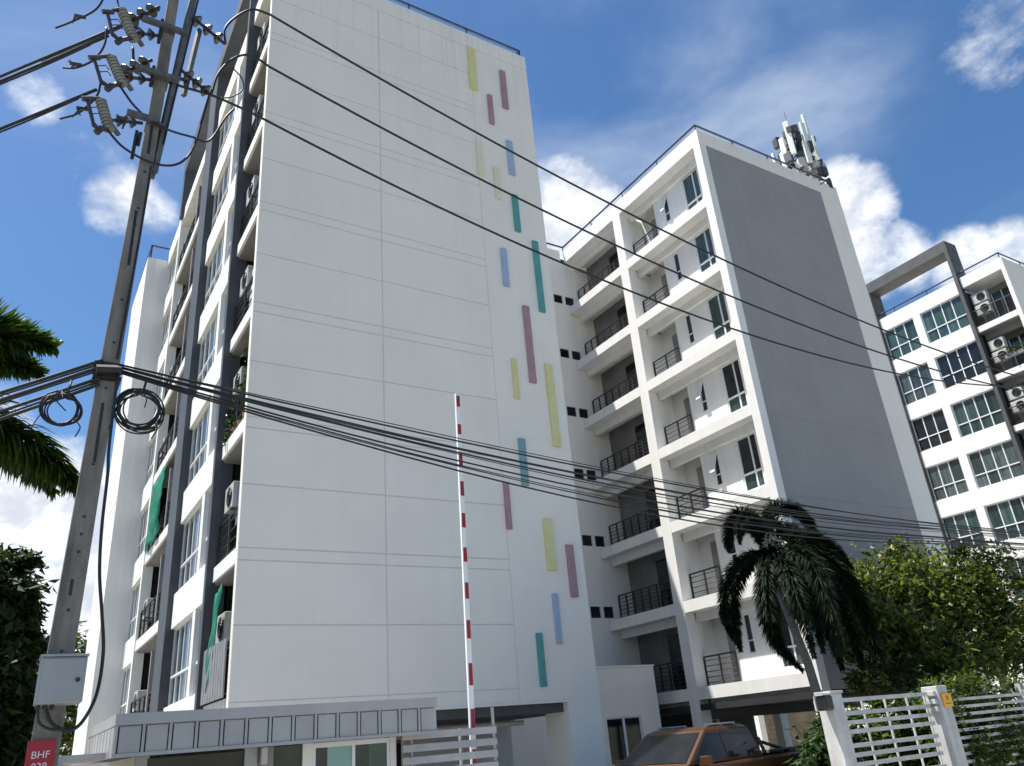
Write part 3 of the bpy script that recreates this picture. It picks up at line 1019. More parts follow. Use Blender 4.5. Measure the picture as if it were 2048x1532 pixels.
def broad_tree(name, label, cat, base, clumps, leafm, size, n_per, trunk_r, seed, group=None, fork=.35):
    rng = random.Random(seed)
    t = thing(name, label, cat, base, group)
    top = Vector((sum(c[0] for c in clumps) / len(clumps), sum(c[1] for c in clumps) / len(clumps), min(c[2] for c in clumps)))
    f = Vector(base).lerp(top, .55 + fork * .3)
    mb = MB()
    mb.tube(limb(base, f, rng, .06), trunk_r, 8, trunk_r * .7)
    for c in clumps:
        mb.tube(limb(f - Vector((0, 0, .1)), (c[0], c[1], c[2]), rng, .12), trunk_r * .55, 6, trunk_r * .12)
        for q in range(3):
            d = Vector((rng.gauss(0, 1) * c[3], rng.gauss(0, 1) * c[4], rng.gauss(0, 1) * c[5])) * .55
            mb.tube(limb((c[0], c[1], c[2]), Vector(c[:3]) + d, rng, .15, 4), trunk_r * .16, 4, trunk_r * .04)
    mb.build('trunk', TRUNK, t, smooth=True)
    mb = MB()
    for i, c in enumerate(clumps):
        vol = c[3] * c[4] * c[5]
        leaf_cloud(mb, *c, int(n_per * max(.35, vol ** .62)), size, rng, .25, .5, seed + i)
        for q in range(5):       # sprays that break the outline
            d = Vector((rng.gauss(0, 1), rng.gauss(0, 1), rng.gauss(0, 1))).normalized()
            pc = Vector((c[0] + d.x * c[3], c[1] + d.y * c[4], c[2] + d.z * c[5]))
            leaf_cloud(mb, pc.x, pc.y, pc.z, c[3] * .3, c[4] * .3, c[5] * .3, int(n_per * .10), size, rng, .1, .3, seed + q)
    o = mb.build('crown', leafm, t)
    return t


def frond_pts(origin, az, el, length, droop, n=16):
    """rachis leaving at elevation el and bending over"""
    p = Vector(origin)
    pts = [p.copy()]
    step = length / n
    for i in range(n):
        t = i / n
        e = el - droop * (t ** 1.25)
        e = max(e, R(-88))
        p = p + Vector((math.cos(e) * math.cos(az), math.cos(e) * math.sin(az), math.sin(e))) * step
        pts.append(p.copy())
    return pts


def frond(parent, pts, leaf_len, m, rng, rows=2, dens=5, hang=0.5, r=0.022, wd=.020):
    mb = MB()
    mb.tube(pts, r, 5, r * .25)
    k = len(pts)
    for i in range(1, k):
        t = i / (k - 1)
        ll = leaf_len * (math.sin(math.pi * min(1, .12 + t * .85)) * .85 + .15)
        for j in range(dens):
            f = (j + rng.random()) / dens
            p = pts[i - 1].lerp(pts[i], f)
            tg = (pts[i] - pts[i - 1]).normalized()
            side = tg.cross(Vector((0, 0, 1)))
            if side.length < .1:
                side = Vector((math.cos(i), math.sin(i), 0))
            side.normalize()
            upv = side.cross(tg)
            for s_ in (-1, 1):
                for rw in range(rows):
                    ang = (rw - (rows - 1) / 2) * .8 + rng.uniform(-.25, .25)
                    d = (side * s_ * math.cos(ang) + upv * math.sin(ang) + tg * rng.uniform(.35, .8)).normalized()
                    d = (d + Vector((0, 0, -hang * rng.uniform(.5, 1.1)))).normalized()
                    l2 = ll * rng.uniform(.75, 1.15)
                    wv = d.cross(upv + Vector((rng.uniform(-.5, .5), rng.uniform(-.5, .5), .1)))
                    if wv.length < .05:
                        wv = side
                    wv = wv.normalized() * wd
                    q = p + d * l2 * .55
                    e = q + (d + Vector((0, 0, -hang * .9))).normalized() * l2 * .45
                    mb.add([p - wv * .5, p + wv * .5, q + wv, q - wv, e], [(0, 1, 2, 3), (3, 2, 4)])
    return mb.build('frond', m, parent)


# ------------------------------------------------------------------ trees and planting
# drooping palm in front of the grey wall
rng = random.Random(5)
pc = Vector((14.54, 12.26, 5.22))
pal = thing('palm_tree', 'dark drooping palm with pale blossom standing in front of the grey end wall', 'palm tree', (14.9, 12.0, 0))
mb = MB()
mb.tube([(14.9, 12.0, 0), (14.88, 12.0, 1.2), (14.80, 12.10, 2.8), (14.54, 12.26, 4.4)], .12, 10, .085)
mb.build('trunk', PTRUNK, pal, smooth=True)
mb = MB()
mb.tube([(14.54, 12.26, 4.4), (14.54, 12.26, 4.8), (14.54, 12.26, 5.24)], .10, 8, .05)
mb.build('crownshaft', LEAF_PALM2, pal, smooth=True)
rt = Vector((.857, -.515, 0))      # image right on the ground plane
aw = Vector((.515, .857, 0))


def az_of(right_, away):
    v = rt * right_ + aw * away
    return math.atan2(v.y, v.x)


# rachis courses: metres to the right, up, and away from the road
COURSES = [
    ([(0, 0, 0), (.08, .62, .1), (.38, 1.08, .2), (.82, 1.14, .3), (1.18, .86, .3), (1.34, .40, .3), (1.36, .15, .3)], .25, .55),
    ([(0, 0, 0), (.55, .26, -.2), (1.05, .20, -.3), (1.5, -.12, -.3), (1.8, -.62, -.3)], .27, .6),
    ([(0, 0, 0), (-.18, .62, .1), (-.50, .92, 0), (-.82, .80, -.1), (-1.0, .40, -.1), (-1.02, .05, -.1)], .30, .7),
    ([(0, 0, 0), (-.22, .50, -.3), (-.52, .74, -.5), (-.78, .55, -.6), (-.88, .12, -.6)], .26, .7),
    ([(0, -.05, 0), (-.62, -.10, -.2), (-1.12, -.42, -.3), (-1.40, -.95, -.3), (-1.48, -1.5, -.3), (-1.40, -2.0, -.3)], .25, .7),
    ([(0, -.1, 0), (-.36, -.36, -.7), (-.62, -.90, -1.0), (-.72, -1.6, -1.1), (-.62, -2.25, -1.1), (-.2, -2.85, -1.1)], .36, .8),
    ([(0, -.1, 0), (.36, -.50, -.6), (.56, -1.2, -.9), (.66, -2.0, -1.0), (.70, -2.9, -1.0)], .40, .8),
    ([(0, 0, 0), (.75, 0, -.3), (1.30, -.45, -.5), (1.62, -1.2, -.5), (1.76, -2.05, -.5), (1.80, -2.9, -.5)], .38, .8),
    ([(0, 0, 0), (.66, -.2, .3), (1.06, -.80, .5), (1.26, -1.65, .5), (1.32, -2.6, .5)], .42, .8),
    ([(0, 0, 0), (.80, .1, .6), (1.45, -.25, 1.0), (1.85, -1.0, 1.1), (2.0, -2.0, 1.1), (2.05, -2.8, 1.1)], .38, .8),
    ([(0, -.1, 0), (-.05, -.6, -1.0), (-.08, -1.4, -1.4), (0, -2.6, -1.4)], .40, .8),
    ([(0, -.1, 0), (.40, -.3, -1.0), (.52, -1.2, -1.5), (.5, -2.6, -1.5)], .42, .8),
    ([(0, 0, 0), (-.45, -.15, .5), (-.85, -.75, .8), (-.98, -1.5, .8), (-.95, -2.2, .8)], .34, .8),
    ([(0, 0, 0), (.3, .55, .5), (.75, .75, .8), (1.2, .45, .9), (1.45, -.1, .9)], .30, .6),
    ([(0, -.1, 0), (.18, -.7, -.9), (.26, -1.5, -1.2), (.30, -2.5, -1.2)], .38, .8),
    ([(0, 0, 0), (.1, -.3, .9), (.2, -1.0, 1.3), (.25, -2.0, 1.4)], .36, .8),
]
for crs, ll_, hg in COURSES:
    pts = []
    P_ = [pc + (rt * a_ + Vector((0, 0, 1)) * b_ + aw * c_) * .92 for a_, b_, c_ in crs]
    P_ = [P_[0] * 2 - P_[1]] + P_ + [P_[-1] * 2 - P_[-2]]
    for i in range(1, len(P_) - 2):
        for j in range(5):
            t = j / 5
            a_, b_, c_, d_ = P_[i - 1], P_[i], P_[i + 1], P_[i + 2]
            pts.append(.5 * ((2 * b_) + (c_ - a_) * t + (2 * a_ - 5 * b_ + 4 * c_ - d_) * t * t + (3 * b_ - a_ - 3 * c_ + d_) * t ** 3))
    pts.append(P_[-2])
    frond(pal, pts, ll_ * 1.12, LEAF_PALM, rng, 4, 11, hg * .6, .02, .013)
mb = MB()
for q in range(11):
    d = Vector((rng.uniform(-.9, .2), rng.uniform(-1.2, -.4), 0)).normalized()
    p0 = Vector((14.54, 12.26, 4.70 + q * .08))
    pts = [p0, p0 + d * .34 + Vector((0, 0, .05)), p0 + d * .58 + Vector((0, 0, -.16))]
    mb.tube(pts, .012, 4)
    for i in range(34):
        p = pts[1].lerp(pts[2], rng.random()) + Vector((rng.gauss(0, .05), rng.gauss(0, .05), rng.gauss(0, .07)))
        leaf(mb, p, .10, rng)
mb.build('blossom', FRUIT, pal)

# palm reaching in from the left edge
rng = random.Random(11)
pl = thing('palm_tree', 'bright green palm whose fronds reach in at the left edge behind the pole', 'palm tree', (-2.6, 9.6, 0))
mb = MB()
mb.tube([(-2.6, 9.6, 0), (-2.62, 9.6, 2.5), (-2.55, 9.6, 5.3)], .14, 10, .10)
mb.build('trunk', PTRUNK, pl, smooth=True)
pc = Vector((-2.5, 9.6, 6.0))
for q in range(11):
    az = 2 * math.pi * q / 11 + 1.1
    frond(pl, frond_pts(pc, az, R(rng.uniform(20, 60)), rng.uniform(2.3, 2.8), R(rng.uniform(80, 120))), .5, LEAF_PALM2, rng, 3, 6, .55)
frond(pl, frond_pts(pc, R(-3), R(22), 2.55, R(38)), .55, LEAF_PALM2, rng, 5, 12, .12, .03, .022)
frond(pl, frond_pts(pc, R(3), R(15), 2.45, R(34)), .50, LEAF_PALM2, rng, 5, 12, .15, .03, .022)
frond(pl, frond_pts(pc + Vector((0, .1, -.35)), R(0), R(6), 3.35, R(60)), .60, LEAF_PALM2, rng, 5, 11, .7, .03)
frond(pl, frond_pts(pc + Vector((0, .3, -.3)), R(6), R(4), 3.0, R(54)), .55, LEAF_PALM2, rng, 4, 10, .7, .03)

broad_tree('tree', 'big dark shady tree at the lower left behind the utility pole', 'tree', (-1.9, 17.5, 0),
           [(-1.5, 17.2, 4.6, 1.35, 1.5, 1.3), (-.75, 17.2, 3.3, 1.25, 1.5, 1.5), (-.35, 17.5, 4.2, .8, 1.2, .9), (-2.6, 18, 3.6, 1.5, 1.5, 1.7),
            (-.3, 17.8, 2.3, 1.0, 1.2, 1.1), (-1.6, 16.8, 2.0, 1.4, 1.2, 1.2), (-.5, 17.0, 5.0, .9, 1.0, .7), (-.1, 17.3, 3.2, .8, 1.0, 1.0), (-.5, 17.2, 1.2, 1.0, 1.0, .9)],
           LEAF_DARK, .22, 2300, .16, 21)
broad_tree('tree', 'sunlit tree peeping out between the pole and the white service tower', 'tree', (2.4, 46, 0),
           [(2.6, 46, 7.2, 1.5, 1.5, 1.6), (1.6, 46.5, 5.6, 1.6, 1.5, 1.6), (3.2, 45.5, 4.2, 1.4, 1.5, 1.8)], LEAF_MID, .4, 420, .2, 31)
broad_tree('shrub', 'pale green shrub at the foot of the utility pole', 'shrub', (-.35, 11.2, 0),
           [(-.4, 11.2, 1.45, .55, .5, .62), (-.1, 11.0, 1.0, .5, .5, .6)], LEAF_MID, .16, 900, .04, 41)
broad_tree('tree', 'broad leafy yellow green tree beside the drooping palm, in front of the grey end wall', 'tree', (20.6, 13.6, 0),
           [(19.9, 13.6, 4.55, 1.15, 1.1, .9), (18.9, 13.3, 3.7, .9, 1.0, 1.1), (21.3, 13.7, 5.1, 1.3, 1.2, 1.0), (20.4, 13.2, 3.3, 1.4, 1.1, 1.2),
            (22.3, 13.8, 4.2, 1.2, 1.1, 1.2), (21.6, 13.2, 2.8, 1.3, 1.1, 1.0), (19.4, 13.1, 2.6, 1.2, 1.0, .9)],
           LEAF_MID, .18, 1500, .15, 51)
broad_tree('tree', 'second leafy yellow green tree at the right edge below the right-edge block', 'tree', (25.2, 13.9, 0),
           [(24.0, 14.0, 5.2, 1.2, 1.2, .9), (25.3, 14.0, 4.6, 1.5, 1.2, 1.1), (24.3, 13.5, 3.4, 1.5, 1.2, 1.1), (26.6, 14.0, 5.6, 1.1, 1.1, .8),
            (26.4, 13.6, 3.4, 1.4, 1.2, 1.2)],
           LEAF_MID, .18, 1500, .15, 61)
broad_tree('bush', 'dark rounded bush between the orange pickup and the white gate post', 'bush', (12.7, 10.6, 0),
           [(12.95, 10.6, 1.0, .68, .6, .75), (12.6, 10.7, .6, .5, .5, .5), (13.3, 10.7, .8, .6, .6, .7)], LEAF_BUSH, .15, 2200, .05, 71)

# ------------------------------------------------------------------ boundary wall seen under the right block
bw = thing('boundary_wall', 'brown boundary wall with a pale capping seen below the right block', 'wall', (39, 34, 0))
for r_ in range(10):
    z0 = r_ * .245
    x = 36.9 - (.25 if r_ % 2 else 0)
    while x < 42.4:
        boxpart('block', BROWNWALL, bw, (max(36.9, x), 34, z0), (min(42.4, x + .485), 34.18, z0 + .232))
        x += .5
boxpart('mortar', INNERDARK, bw, (36.91, 34.012, 0), (42.39, 34.168, 2.448))
boxpart('capping', WALLCAP, bw, (36.85, 33.85, 2.45), (42.45, 34.3, 2.56))
boxpart('wall_pillar', WALLCAP, bw, (36.4, 33.9, 0), (36.84, 34.35, 2.62))
sg = thing('signboard', 'small white signboard with a red spot standing under the right block', 'sign', (22.0, 22.6, 0))
boxpart('post', STEEL, sg, (21.97, 22.6, 0), (22.03, 22.64, 1.4))
boxpart('board', ACW, sg, (21.75, 22.56, 1.35), (22.25, 22.598, 2.05))
MB().tube([(22.0, 22.55, 1.78), (22.0, 22.558, 1.78)], .12, 16).build('red_spot', SIGNRED, sg)

# ------------------------------------------------------------------ guardhouse
G = thing('guardhouse', 'low grey guardhouse with a ribbed metal fascia in front of the white end wall', 'guardhouse', (3, 11.2, 0))
gx0, gx1, gy0, gy1 = 1.12, 4.86, 9.9, 12.6
boxpart('roof', FASCIA, G, (gx0 + .03, gy0 + .03, 2.22), (gx1 - .03, gy1, 2.33))
boxpart('soffit', INNERDARK, G, (gx0 + .03, gy0 + .045, 1.93), (gx1 - .03, gy1, 1.96))
boxpart('fascia_rim', FASCIA, G, (gx0, gy0 - .02, 2.235), (gx1, gy0 + .025, 2.35))
boxpart('fascia_rim', FASCIA, G, (gx0, gy0 + .027, 2.235), (gx0 + .03, gy1, 2.35))
boxpart('fascia_rim', FASCIA, G, (gx1 - .03, gy0 + .027, 2.235), (gx1, gy1, 2.35))
boxpart('fascia_sill', FASCIA, G, (gx0, gy0 - .01, 1.925), (gx1, gy0 + .025, 1.962))
boxpart('fascia_backing', BLACKP, G, (gx0 + .02, gy0 + .03, 1.963), (gx1 - .02, gy0 + .044, 2.22))
n = 14
pw = (gx1 - gx0) / n
for i in range(n):
    x = gx0 + pw * i
    boxpart('fascia_panel', FASCIA, G, (x + .052, gy0 + .005, 1.963), (x + pw - .006, gy0 + .028, 2.222))
    boxpart('fascia_rib', FASCIA, G, (x + .006, gy0 - .008, 1.963), (x + .034, gy0 + .028, 2.233))
for i in range(9):
    y = gy0 + .03 + (gy1 - gy0 - .03) * i / 9
    boxpart('fascia_panel', FASCIA, G, (gx0 + .004, y + .02, 1.93), (gx0 + .028, y + .28, 2.233))
    boxpart('fascia_panel', FASCIA, G, (gx1 - .028, y + .02, 1.963), (gx1 - .004, y + .28, 2.233))
# walls and openings
wy = 10.28
boxpart('wall', WHITE, G, (1.40, wy + .02, 0), (1.55, gy1 - .1, 1.928))
boxpart('wall', WHITE, G, (1.56, gy1 - .2, 0), (4.42, gy1 - .1, 1.928))
boxpart('post', SLAT, G, (1.40, wy - .05, 0), (1.52, wy + .018, 1.928))
boxpart('post', SLAT, G, (2.56, wy - .05, 0), (2.70, wy + .03, 1.928))
boxpart('post', WHITE, G, (3.24, wy - .04, 0), (3.36, wy + .03, 1.928))
boxpart('post', WHITE, G, (4.36, wy - .04, 0), (4.44, wy + .03, 1.928))
boxpart('window', GLASS_D, G, (1.525, wy, .95), (2.555, wy + .02, 1.90))
boxpart('wall', WHITE, G, (1.525, wy, 0), (2.555, wy + .03, .945))
boxpart('door', PLUMGREY, G, (2.705, wy - .01, 0), (2.90, wy + .02, 1.925))
boxpart('window', GLASS_T, G, (2.905, wy, .9), (3.235, wy + .02, 1.925))
boxpart('wall', WHITE, G, (2.905, wy, 0), (3.235, wy + .03, .895))
fr = MB().box((3.365, wy - .03, .9), (4.355, wy + .01, .95)).box((3.365, wy - .03, 1.87), (4.355, wy + .01, 1.925)).box((3.365, wy - .03, .95), (3.40, wy + .01, 1.87)).box((4.32, wy - .03, .95), (4.355, wy + .01, 1.87)).box((3.86, wy - .03, .95), (3.90, wy + .01, 1.87)).build('window', FRAME, G)
boxpart('pane', GLASS_A, fr, (3.40, wy - .012, .95), (3.55, wy + .002, 1.87))
boxpart('pane', GLASS_P, fr, (3.552, wy - .012, .95), (3.86, wy + .002, 1.87))
boxpart('pane', GLASS_T, fr, (3.90, wy - .012, .95), (4.08, wy + .002, 1.87))
boxpart('pane', GLASS_T, fr, (4.082, wy - .012, .95), (4.32, wy + .002, 1.87))
boxpart('wall', WHITE, G, (3.365, wy, 0), (4.355, wy + .03, .895))
lamp = MB().box((2.73, wy - .12, 1.74), (2.80, wy - .05, 1.92)).box((2.76, wy - .05, 1.80), (2.78, wy - .012, 1.84)).build('wall_lamp', ACW, G)
boxpart('side_canopy', SLAT, G, (.62, 10.2, 1.93), (1.10, 12.2, 1.99))
boxpart('canopy_post', SLAT, G, (.64, 10.22, 0), (.70, 10.28, 1.928))
cr = thing('hanging_banner', 'narrow red and white banner hanging under the side canopy of the guardhouse', 'banner', (.86, 10.3, 1.6))
boxpart('cloth', SIGNRED, cr, (.72, 10.3, 1.62), (1.08, 10.31, 1.865))
boxpart('edging', SIGNTXT, cr, (.72, 10.298, 1.867), (1.08, 10.312, 1.90))

# slatted screen beside the guardhouse
S = thing('slat_screen', 'grey slatted screen between the guardhouse and the open ground floor', 'fence', (5.2, 10.1, 0))
for i in range(14):
    zt = 1.96 - .143 * i
    if zt - .085 < 0.02:
        break
    boxpart('slat', SLAT, S, (4.46, 10.08, zt - .085), (5.83, 10.11, zt))
for x in (4.60, 5.30, 5.81):
    boxpart('post', SLAT, S, (x - .014, 10.112, 0), (x + .014, 10.15, 1.97 if x < 5.8 else 2.2))

# raised barrier boom
bm = thing('barrier_gate', 'raised red and white striped barrier boom standing upright beside the guardhouse', 'barrier', (5.6, 10.3, 0))
MB().box((5.37, 10.36, 0), (5.73, 10.72, 1.05)).build('cabinet', YELLOW, bm, bevel=.02)
mb = MB().tube([(5.55, 10.286, .95), (5.55, 10.38, .95)], .09, 16)
mb.build('pivot', RAILM, bm)
lean = Vector((-.012, 0, 1))
z0, z1 = .75, 6.90
mb = MB()


BANDS = [(6.67,6.86),(6.20,6.37),(5.68,5.90),(5.20,5.43),(4.71,4.93),(4.20,4.41),(3.67,3.90),(3.12,3.37),(2.50,2.79),(1.95,2.2),(1.45,1.7)]


def boomseg(mb, za, zb, e):
    xa, xb = 5.545 + .011 * (za - .75), 5.545 + .011 * (zb - .75)
    mb.frustum((xa - .040 - e, 10.245 - e, za), (xa + .040 + e, 10.285 + e), (xb - .034 - e, 10.245 - e, zb), (xb + .034 + e, 10.285 + e))


boomseg(mb, z0, z1, 0)
mb.build('boom', BOOMW, bm)
for za, zb in BANDS:
    mb = MB()
    xa, xb = 5.552 + .011 * (za - .75), 5.552 + .011 * (zb - .75)
    mb.frustum((xa - .030, 10.242, za), (xa + .030, 10.2449), (xb - .028, 10.242, zb), (xb + .028, 10.2449))
    mb.build('red_band', BOOMR, bm)

# ------------------------------------------------------------------ white gate and fence on the right
gt = thing('sliding_gate', 'white slatted gate panel between two white posts at the lower right', 'gate', (12.8, 9.0, 0))
z = 1.965
i = 0
while z > .15:
    boxpart('slat', GATEW, gt, (11.55, 9.0, z - .062), (13.93, 9.03, z))
    z -= .135 if i % 3 else .20
    i += 1
for x in (11.62, 12.15, 12.75, 13.35, 13.86):
    boxpart('upright', GATEW, gt, (x, 9.032, .08), (x + .03, 9.06, 1.93))
boxpart('bottom_rail', GATEW, gt, (11.55, 8.996, .06), (13.93, 9.05, .14))
p1 = thing('gate_post', 'white gate post with a black lamp box at its head, left of the slatted gate', 'gate post', (11.36, 9.0, 0))
MB().box((11.22, 8.88, 0), (11.50, 9.16, 2.04)).build('shaft', GATEW, p1, bevel=.012)
MB().box((11.20, 8.86, 2.04), (11.52, 9.18, 2.08)).build('cap', GATEW, p1, bevel=.01)
lb = MB().box((11.02, 8.84, 1.80), (11.218, 9.02, 2.02)).build('lamp_box', BLACKP, p1, bevel=.03)
lb = MB().box((11.00, 8.85, 2.022), (11.218, 9.01, 2.04)).box((11.0, 9.022, 1.80), (11.215, 9.035, 2.02)).build('lamp_bracket', GATEW, p1)
p2 = thing('gate_post', 'white gate post with a yellow plate, right of the slatted gate', 'gate post', (14.18, 9.0, 0))
MB().box((14.03, 8.86, 0), (14.33, 9.16, 2.05)).build('shaft', GATEW, p2, bevel=.012)
for zz in (1.93, 1.80, 1.68):
    MB().box((13.95, 8.90, zz - .04), (14.028, 9.08, zz + .04)).build('hinge_block', GATEW, p2, bevel=.008)
ys = thing('notice_plate', 'small square yellow notice plate fixed to the right gate post', 'sign', (14.22, 8.85, 1.72))
MB().box((14.09, 8.835, 1.70), (14.35, 8.857, 1.92)).build('plate', YELLOW, ys, bevel=.004)
MB().box((14.19, 8.832, 1.80), (14.25, 8.835, 1.88)).box((14.14, 8.832, 1.745), (14.30, 8.835, 1.765)).build('printed_mark', mat('notice_mark', (.36, .13, .01), .6, (.42, .16, .015), 9), ys)
fc = thing('slat_fence', 'white slatted fence overgrown with climbing plants at the lower right corner', 'fence', (17, 9.05, 0))
z = 1.83
while z > .5:
    boxpart('slat', GATEW, fc, (14.36, 9.02, z - .05), (22.0, 9.05, z))
    z -= .125
for x in (17.25, 20.2):
    boxpart('post', GATEW, fc, (x, 9.052, 0), (x + .22, 9.26, 2.0))
boxpart('plinth', KERB, fc, (14.35, 8.95, 0), (22.0, 9.25, .46))
rng = random.Random(81)
hd = thing('climbing_hedge', 'sunlit green climbing hedge covering the white slatted fence', 'hedge', (17.5, 9.3, 0))
mb = MB()
mbs = MB()
for q in range(26):
    x = 14.55 + q * .3
    h = 1.35 + .28 * noise.noise(Vector((x * .9, 3, 1))) + rng.uniform(-.12, .1)
    if rng.random() < .85:
        leaf_cloud(mb, x, 9.42, h, .36, .26, .66 + rng.uniform(-.1, .16), 360, .14, rng, .1, .5, q)
    if rng.random() < .85:
        leaf_cloud(mb, x, 8.97, 1.05 + rng.uniform(-.4, .6), .36, .07, .42, 120, .11, rng, .0, .5, q + 50)
    mbs.tube(limb((x, 9.4, .1), (x + rng.uniform(-.2, .2), 9.4, h + .3), rng, .1), .018, 5, .006)
    for b_ in range(5):
        p = Vector((x + rng.uniform(-.15, .15), 9.4 + rng.uniform(-.15, .15), h + .5))
        mbs.tube([p, p + Vector((rng.gauss(0, .08), rng.gauss(0, .08), rng.uniform(.1, .3)))], .006, 3)
        for l_ in range(8):
            leaf(mb, p + Vector((rng.gauss(0, .07), rng.gauss(0, .07), rng.uniform(0, .3))), .13, rng, -.3)
mb.build('foliage', LEAF_HEDGE, hd)
mbs.build('stems', TRUNK, hd)

broad_tree('bush', 'loose sunlit shrub showing through the slats of the white gate', 'bush', (14.6, 10.4, 0),
           [(13.9, 10.2, 1.25, .6, .5, .55), (14.7, 10.3, 1.45, .7, .5, .5), (15.5, 10.4, 1.2, .7, .5, .6), (14.3, 10.1, .6, .7, .5, .5), (15.3, 10.2, .6, .7, .5, .5)], LEAF_HEDGE, .13, 2000, .04, 91)
broad_tree('bush', 'shaded shrub in front of the drooping palm trunk, behind the white fence', 'bush', (17.6, 11.4, 0),
           [(16.6, 11.2, 1.3, .8, .6, .8), (17.8, 11.4, 1.6, .9, .6, .8), (19.0, 11.4, 1.4, .9, .6, .8)], LEAF_BUSH, .15, 1500, .05, 95)

# ------------------------------------------------------------------ orange pickup
T = thing('pickup_truck', 'orange double cab pickup truck parked between the white end wall and the gate', 'pickup truck', (10.90, 12.05, -0.08), rotz=R(187))
# local: +x forward, +y left
prof = [(2.62, .42), (2.66, .75), (2.60, 1.02), (2.45, 1.10), (1.5, 1.17), (1.05, 1.20), (-.95, 1.235), (-1.18, 1.24), (-1.20, 1.235), (-2.62, 1.26), (-2.68, 1.1), (-2.66, .5)]


def arch(cx, r, n=9):
    return [(cx - r * math.cos(math.pi * i / n), .46 + r * math.sin(math.pi * i / n)) for i in range(n + 1)]


prof_b = prof + [(-2.2, .46)][:0] + arch(-1.62, .46) + [(-1.0, .40), (1.15, .40)] + arch(1.62, .46)
MB().prism(prof_b[::-1], -.92, .92, 'y').build('body', ORANGE, T, bevel=.05)
# bed opening liner
boxpart('bed_liner', BLACKP, T, (-2.58, -.80, 1.262), (-1.28, .80, 1.275))
mb = MB()
mb.frustum((-1.16, -.86, 1.225), (.98, .86), (-1.02, -.70, 1.765), (.22, .70))
cabin = mb.build('cabin', ORANGE, T, bevel=.04)
mb = MB().frustum((-1.0, -.67, 1.765), (.19, .67), (-.90, -.58, 1.81), (.05, .58))
mb.build('roof', ORANGE, T, bevel=.02)


def quad_slab(pts, off):
    p = [Vector(q) for q in pts]
    nrm = (p[1] - p[0]).cross(p[3] - p[0]).normalized() * off
    return MB().add([q for q in p] + [q + nrm for q in p], [(0, 1, 2, 3), (7, 6, 5, 4), (0, 4, 5, 1), (1, 5, 6, 2), (2, 6, 7, 3), (3, 7, 4, 0)])


def lerp(a, b, t):
    return a + (b - a) * t


def cab_pt(xb, xt, ys, t):
    """point on the cabin side at height fraction t"""
    return (lerp(xb, xt, t), ys * lerp(.86, .70, t), lerp(1.225, 1.765, t))


for s_ in (1, -1):
    def sidewin(xb0, xb1, xt0, xt1):
        pts = [cab_pt(xb0, xt0, s_, .10), cab_pt(xb1, xt1, s_, .10), cab_pt(xb1, xt1, s_, .86), cab_pt(xb0, xt0, s_, .86)]
        return quad_slab(pts if s_ < 0 else pts[::-1], .012)
    # door glass front and rear
    sidewin(-.06, .82, -.06, .14).build('side_window', TGLASS, T)
    sidewin(-1.02, -.12, -.90, -.12).build('side_window', TGLASS, T)
    MB().box((-.30, s_ * .925 - .012, 1.02), (-.14, s_ * .925 + .012, 1.055)).build('door_handle', CHROME, T)
    MB().box((.70, s_ * .925 - .012, 1.02), (.86 - .3, s_ * .925 + .012, 1.055)).build('door_handle', CHROME, T)
    mb = MB().box((.62, s_ * 1.02 - .10, 1.20), (.74, s_ * 1.02 + .10, 1.36)).box((.64, min(s_ * .84, s_ * .94), 1.20), (.70, max(s_ * .84, s_ * .94), 1.24))
    mb.build('wing_mirror', ORANGE, T, bevel=.03)
    MB().box((2.42, s_ * .70 - .16, .86), (2.645, s_ * .70 + .16, 1.02)).build('headlight', FRAME, T, bevel=.03)
    MB().box((-2.70, s_ * .82 - .08, .85), (-2.60, s_ * .82 + .08, 1.20)).build('tail_light', SIGNRED, T, bevel=.01)
    for wx in (1.62, -1.62):
        wl = MB().tube([(wx, s_ * .70, .39), (wx, s_ * .94, .39)], .385, 28).build('wheel', TYRE, T)
        MB().tube([(wx, s_ * .938, .39), (wx, s_ * .95, .39)], .24, 20).build('rim', CHROME, wl)
# windscreen and rear glass
t0, t1 = .08, .90
pts = [(lerp(.98, .22, t0), -.86 + .09, lerp(1.225, 1.765, t0)), (lerp(.98, .22, t0), .86 - .09, lerp(1.225, 1.765, t0)), (lerp(.98, .22, t1), .64, lerp(1.225, 1.765, t1)), (lerp(.98, .22, t1), -.64, lerp(1.225, 1.765, t1))]
quad_slab(pts, .012).build('windscreen', TGLASS, T)
pts = [(-1.15, .74, 1.28), (-1.15, -.74, 1.28), (-1.04, -.62, 1.70), (-1.04, .62, 1.70)]
quad_slab(pts, .012).build('rear_window', TGLASS, T)
mb = MB()
for s_ in (1, -1):
    mb.tube([(-1.35, s_ * .74, 1.26), (-1.28, s_ * .70, 1.52), (-1.26, s_ * .55, 1.60)], .035, 8)
    mb.tube([(-1.30, s_ * .74, 1.46), (-2.05, s_ * .78, 1.26)], .03, 8)
    mb.tube([(-1.36, s_ * .84, 1.30), (-2.55, s_ * .84, 1.31)], .025, 6)
mb.tube([(-1.26, -.56, 1.60), (-1.26, .56, 1.60)], .035, 8)
mb.build('roll_bar', RAILM, T)
for s_ in (1, -1):
    mb = MB()
    mb.tube([(.02, s_ * .58, 1.83), (-.80, s_ * .58, 1.83)], .018, 6)
    for x in (.0, -.4, -.78):
        mb.box((x - .03, s_ * .58 - .015, 1.79), (x + .03, s_ * .58 + .015, 1.83))
    mb.build('roof_rail', CHROME, T)
MB().box((2.60, -.55, .62), (2.69, .55, .98)).build('grille', BLACKP, T, bevel=.02)
MB().box((2.55, -.88, .40), (2.76, .88, .60)).build('bumper', BLACKP, T, bevel=.04)
MB().box((-2.82, -.86, .48), (-2.66, .86, .62)).build('bumper', CHROME, T, bevel=.03)

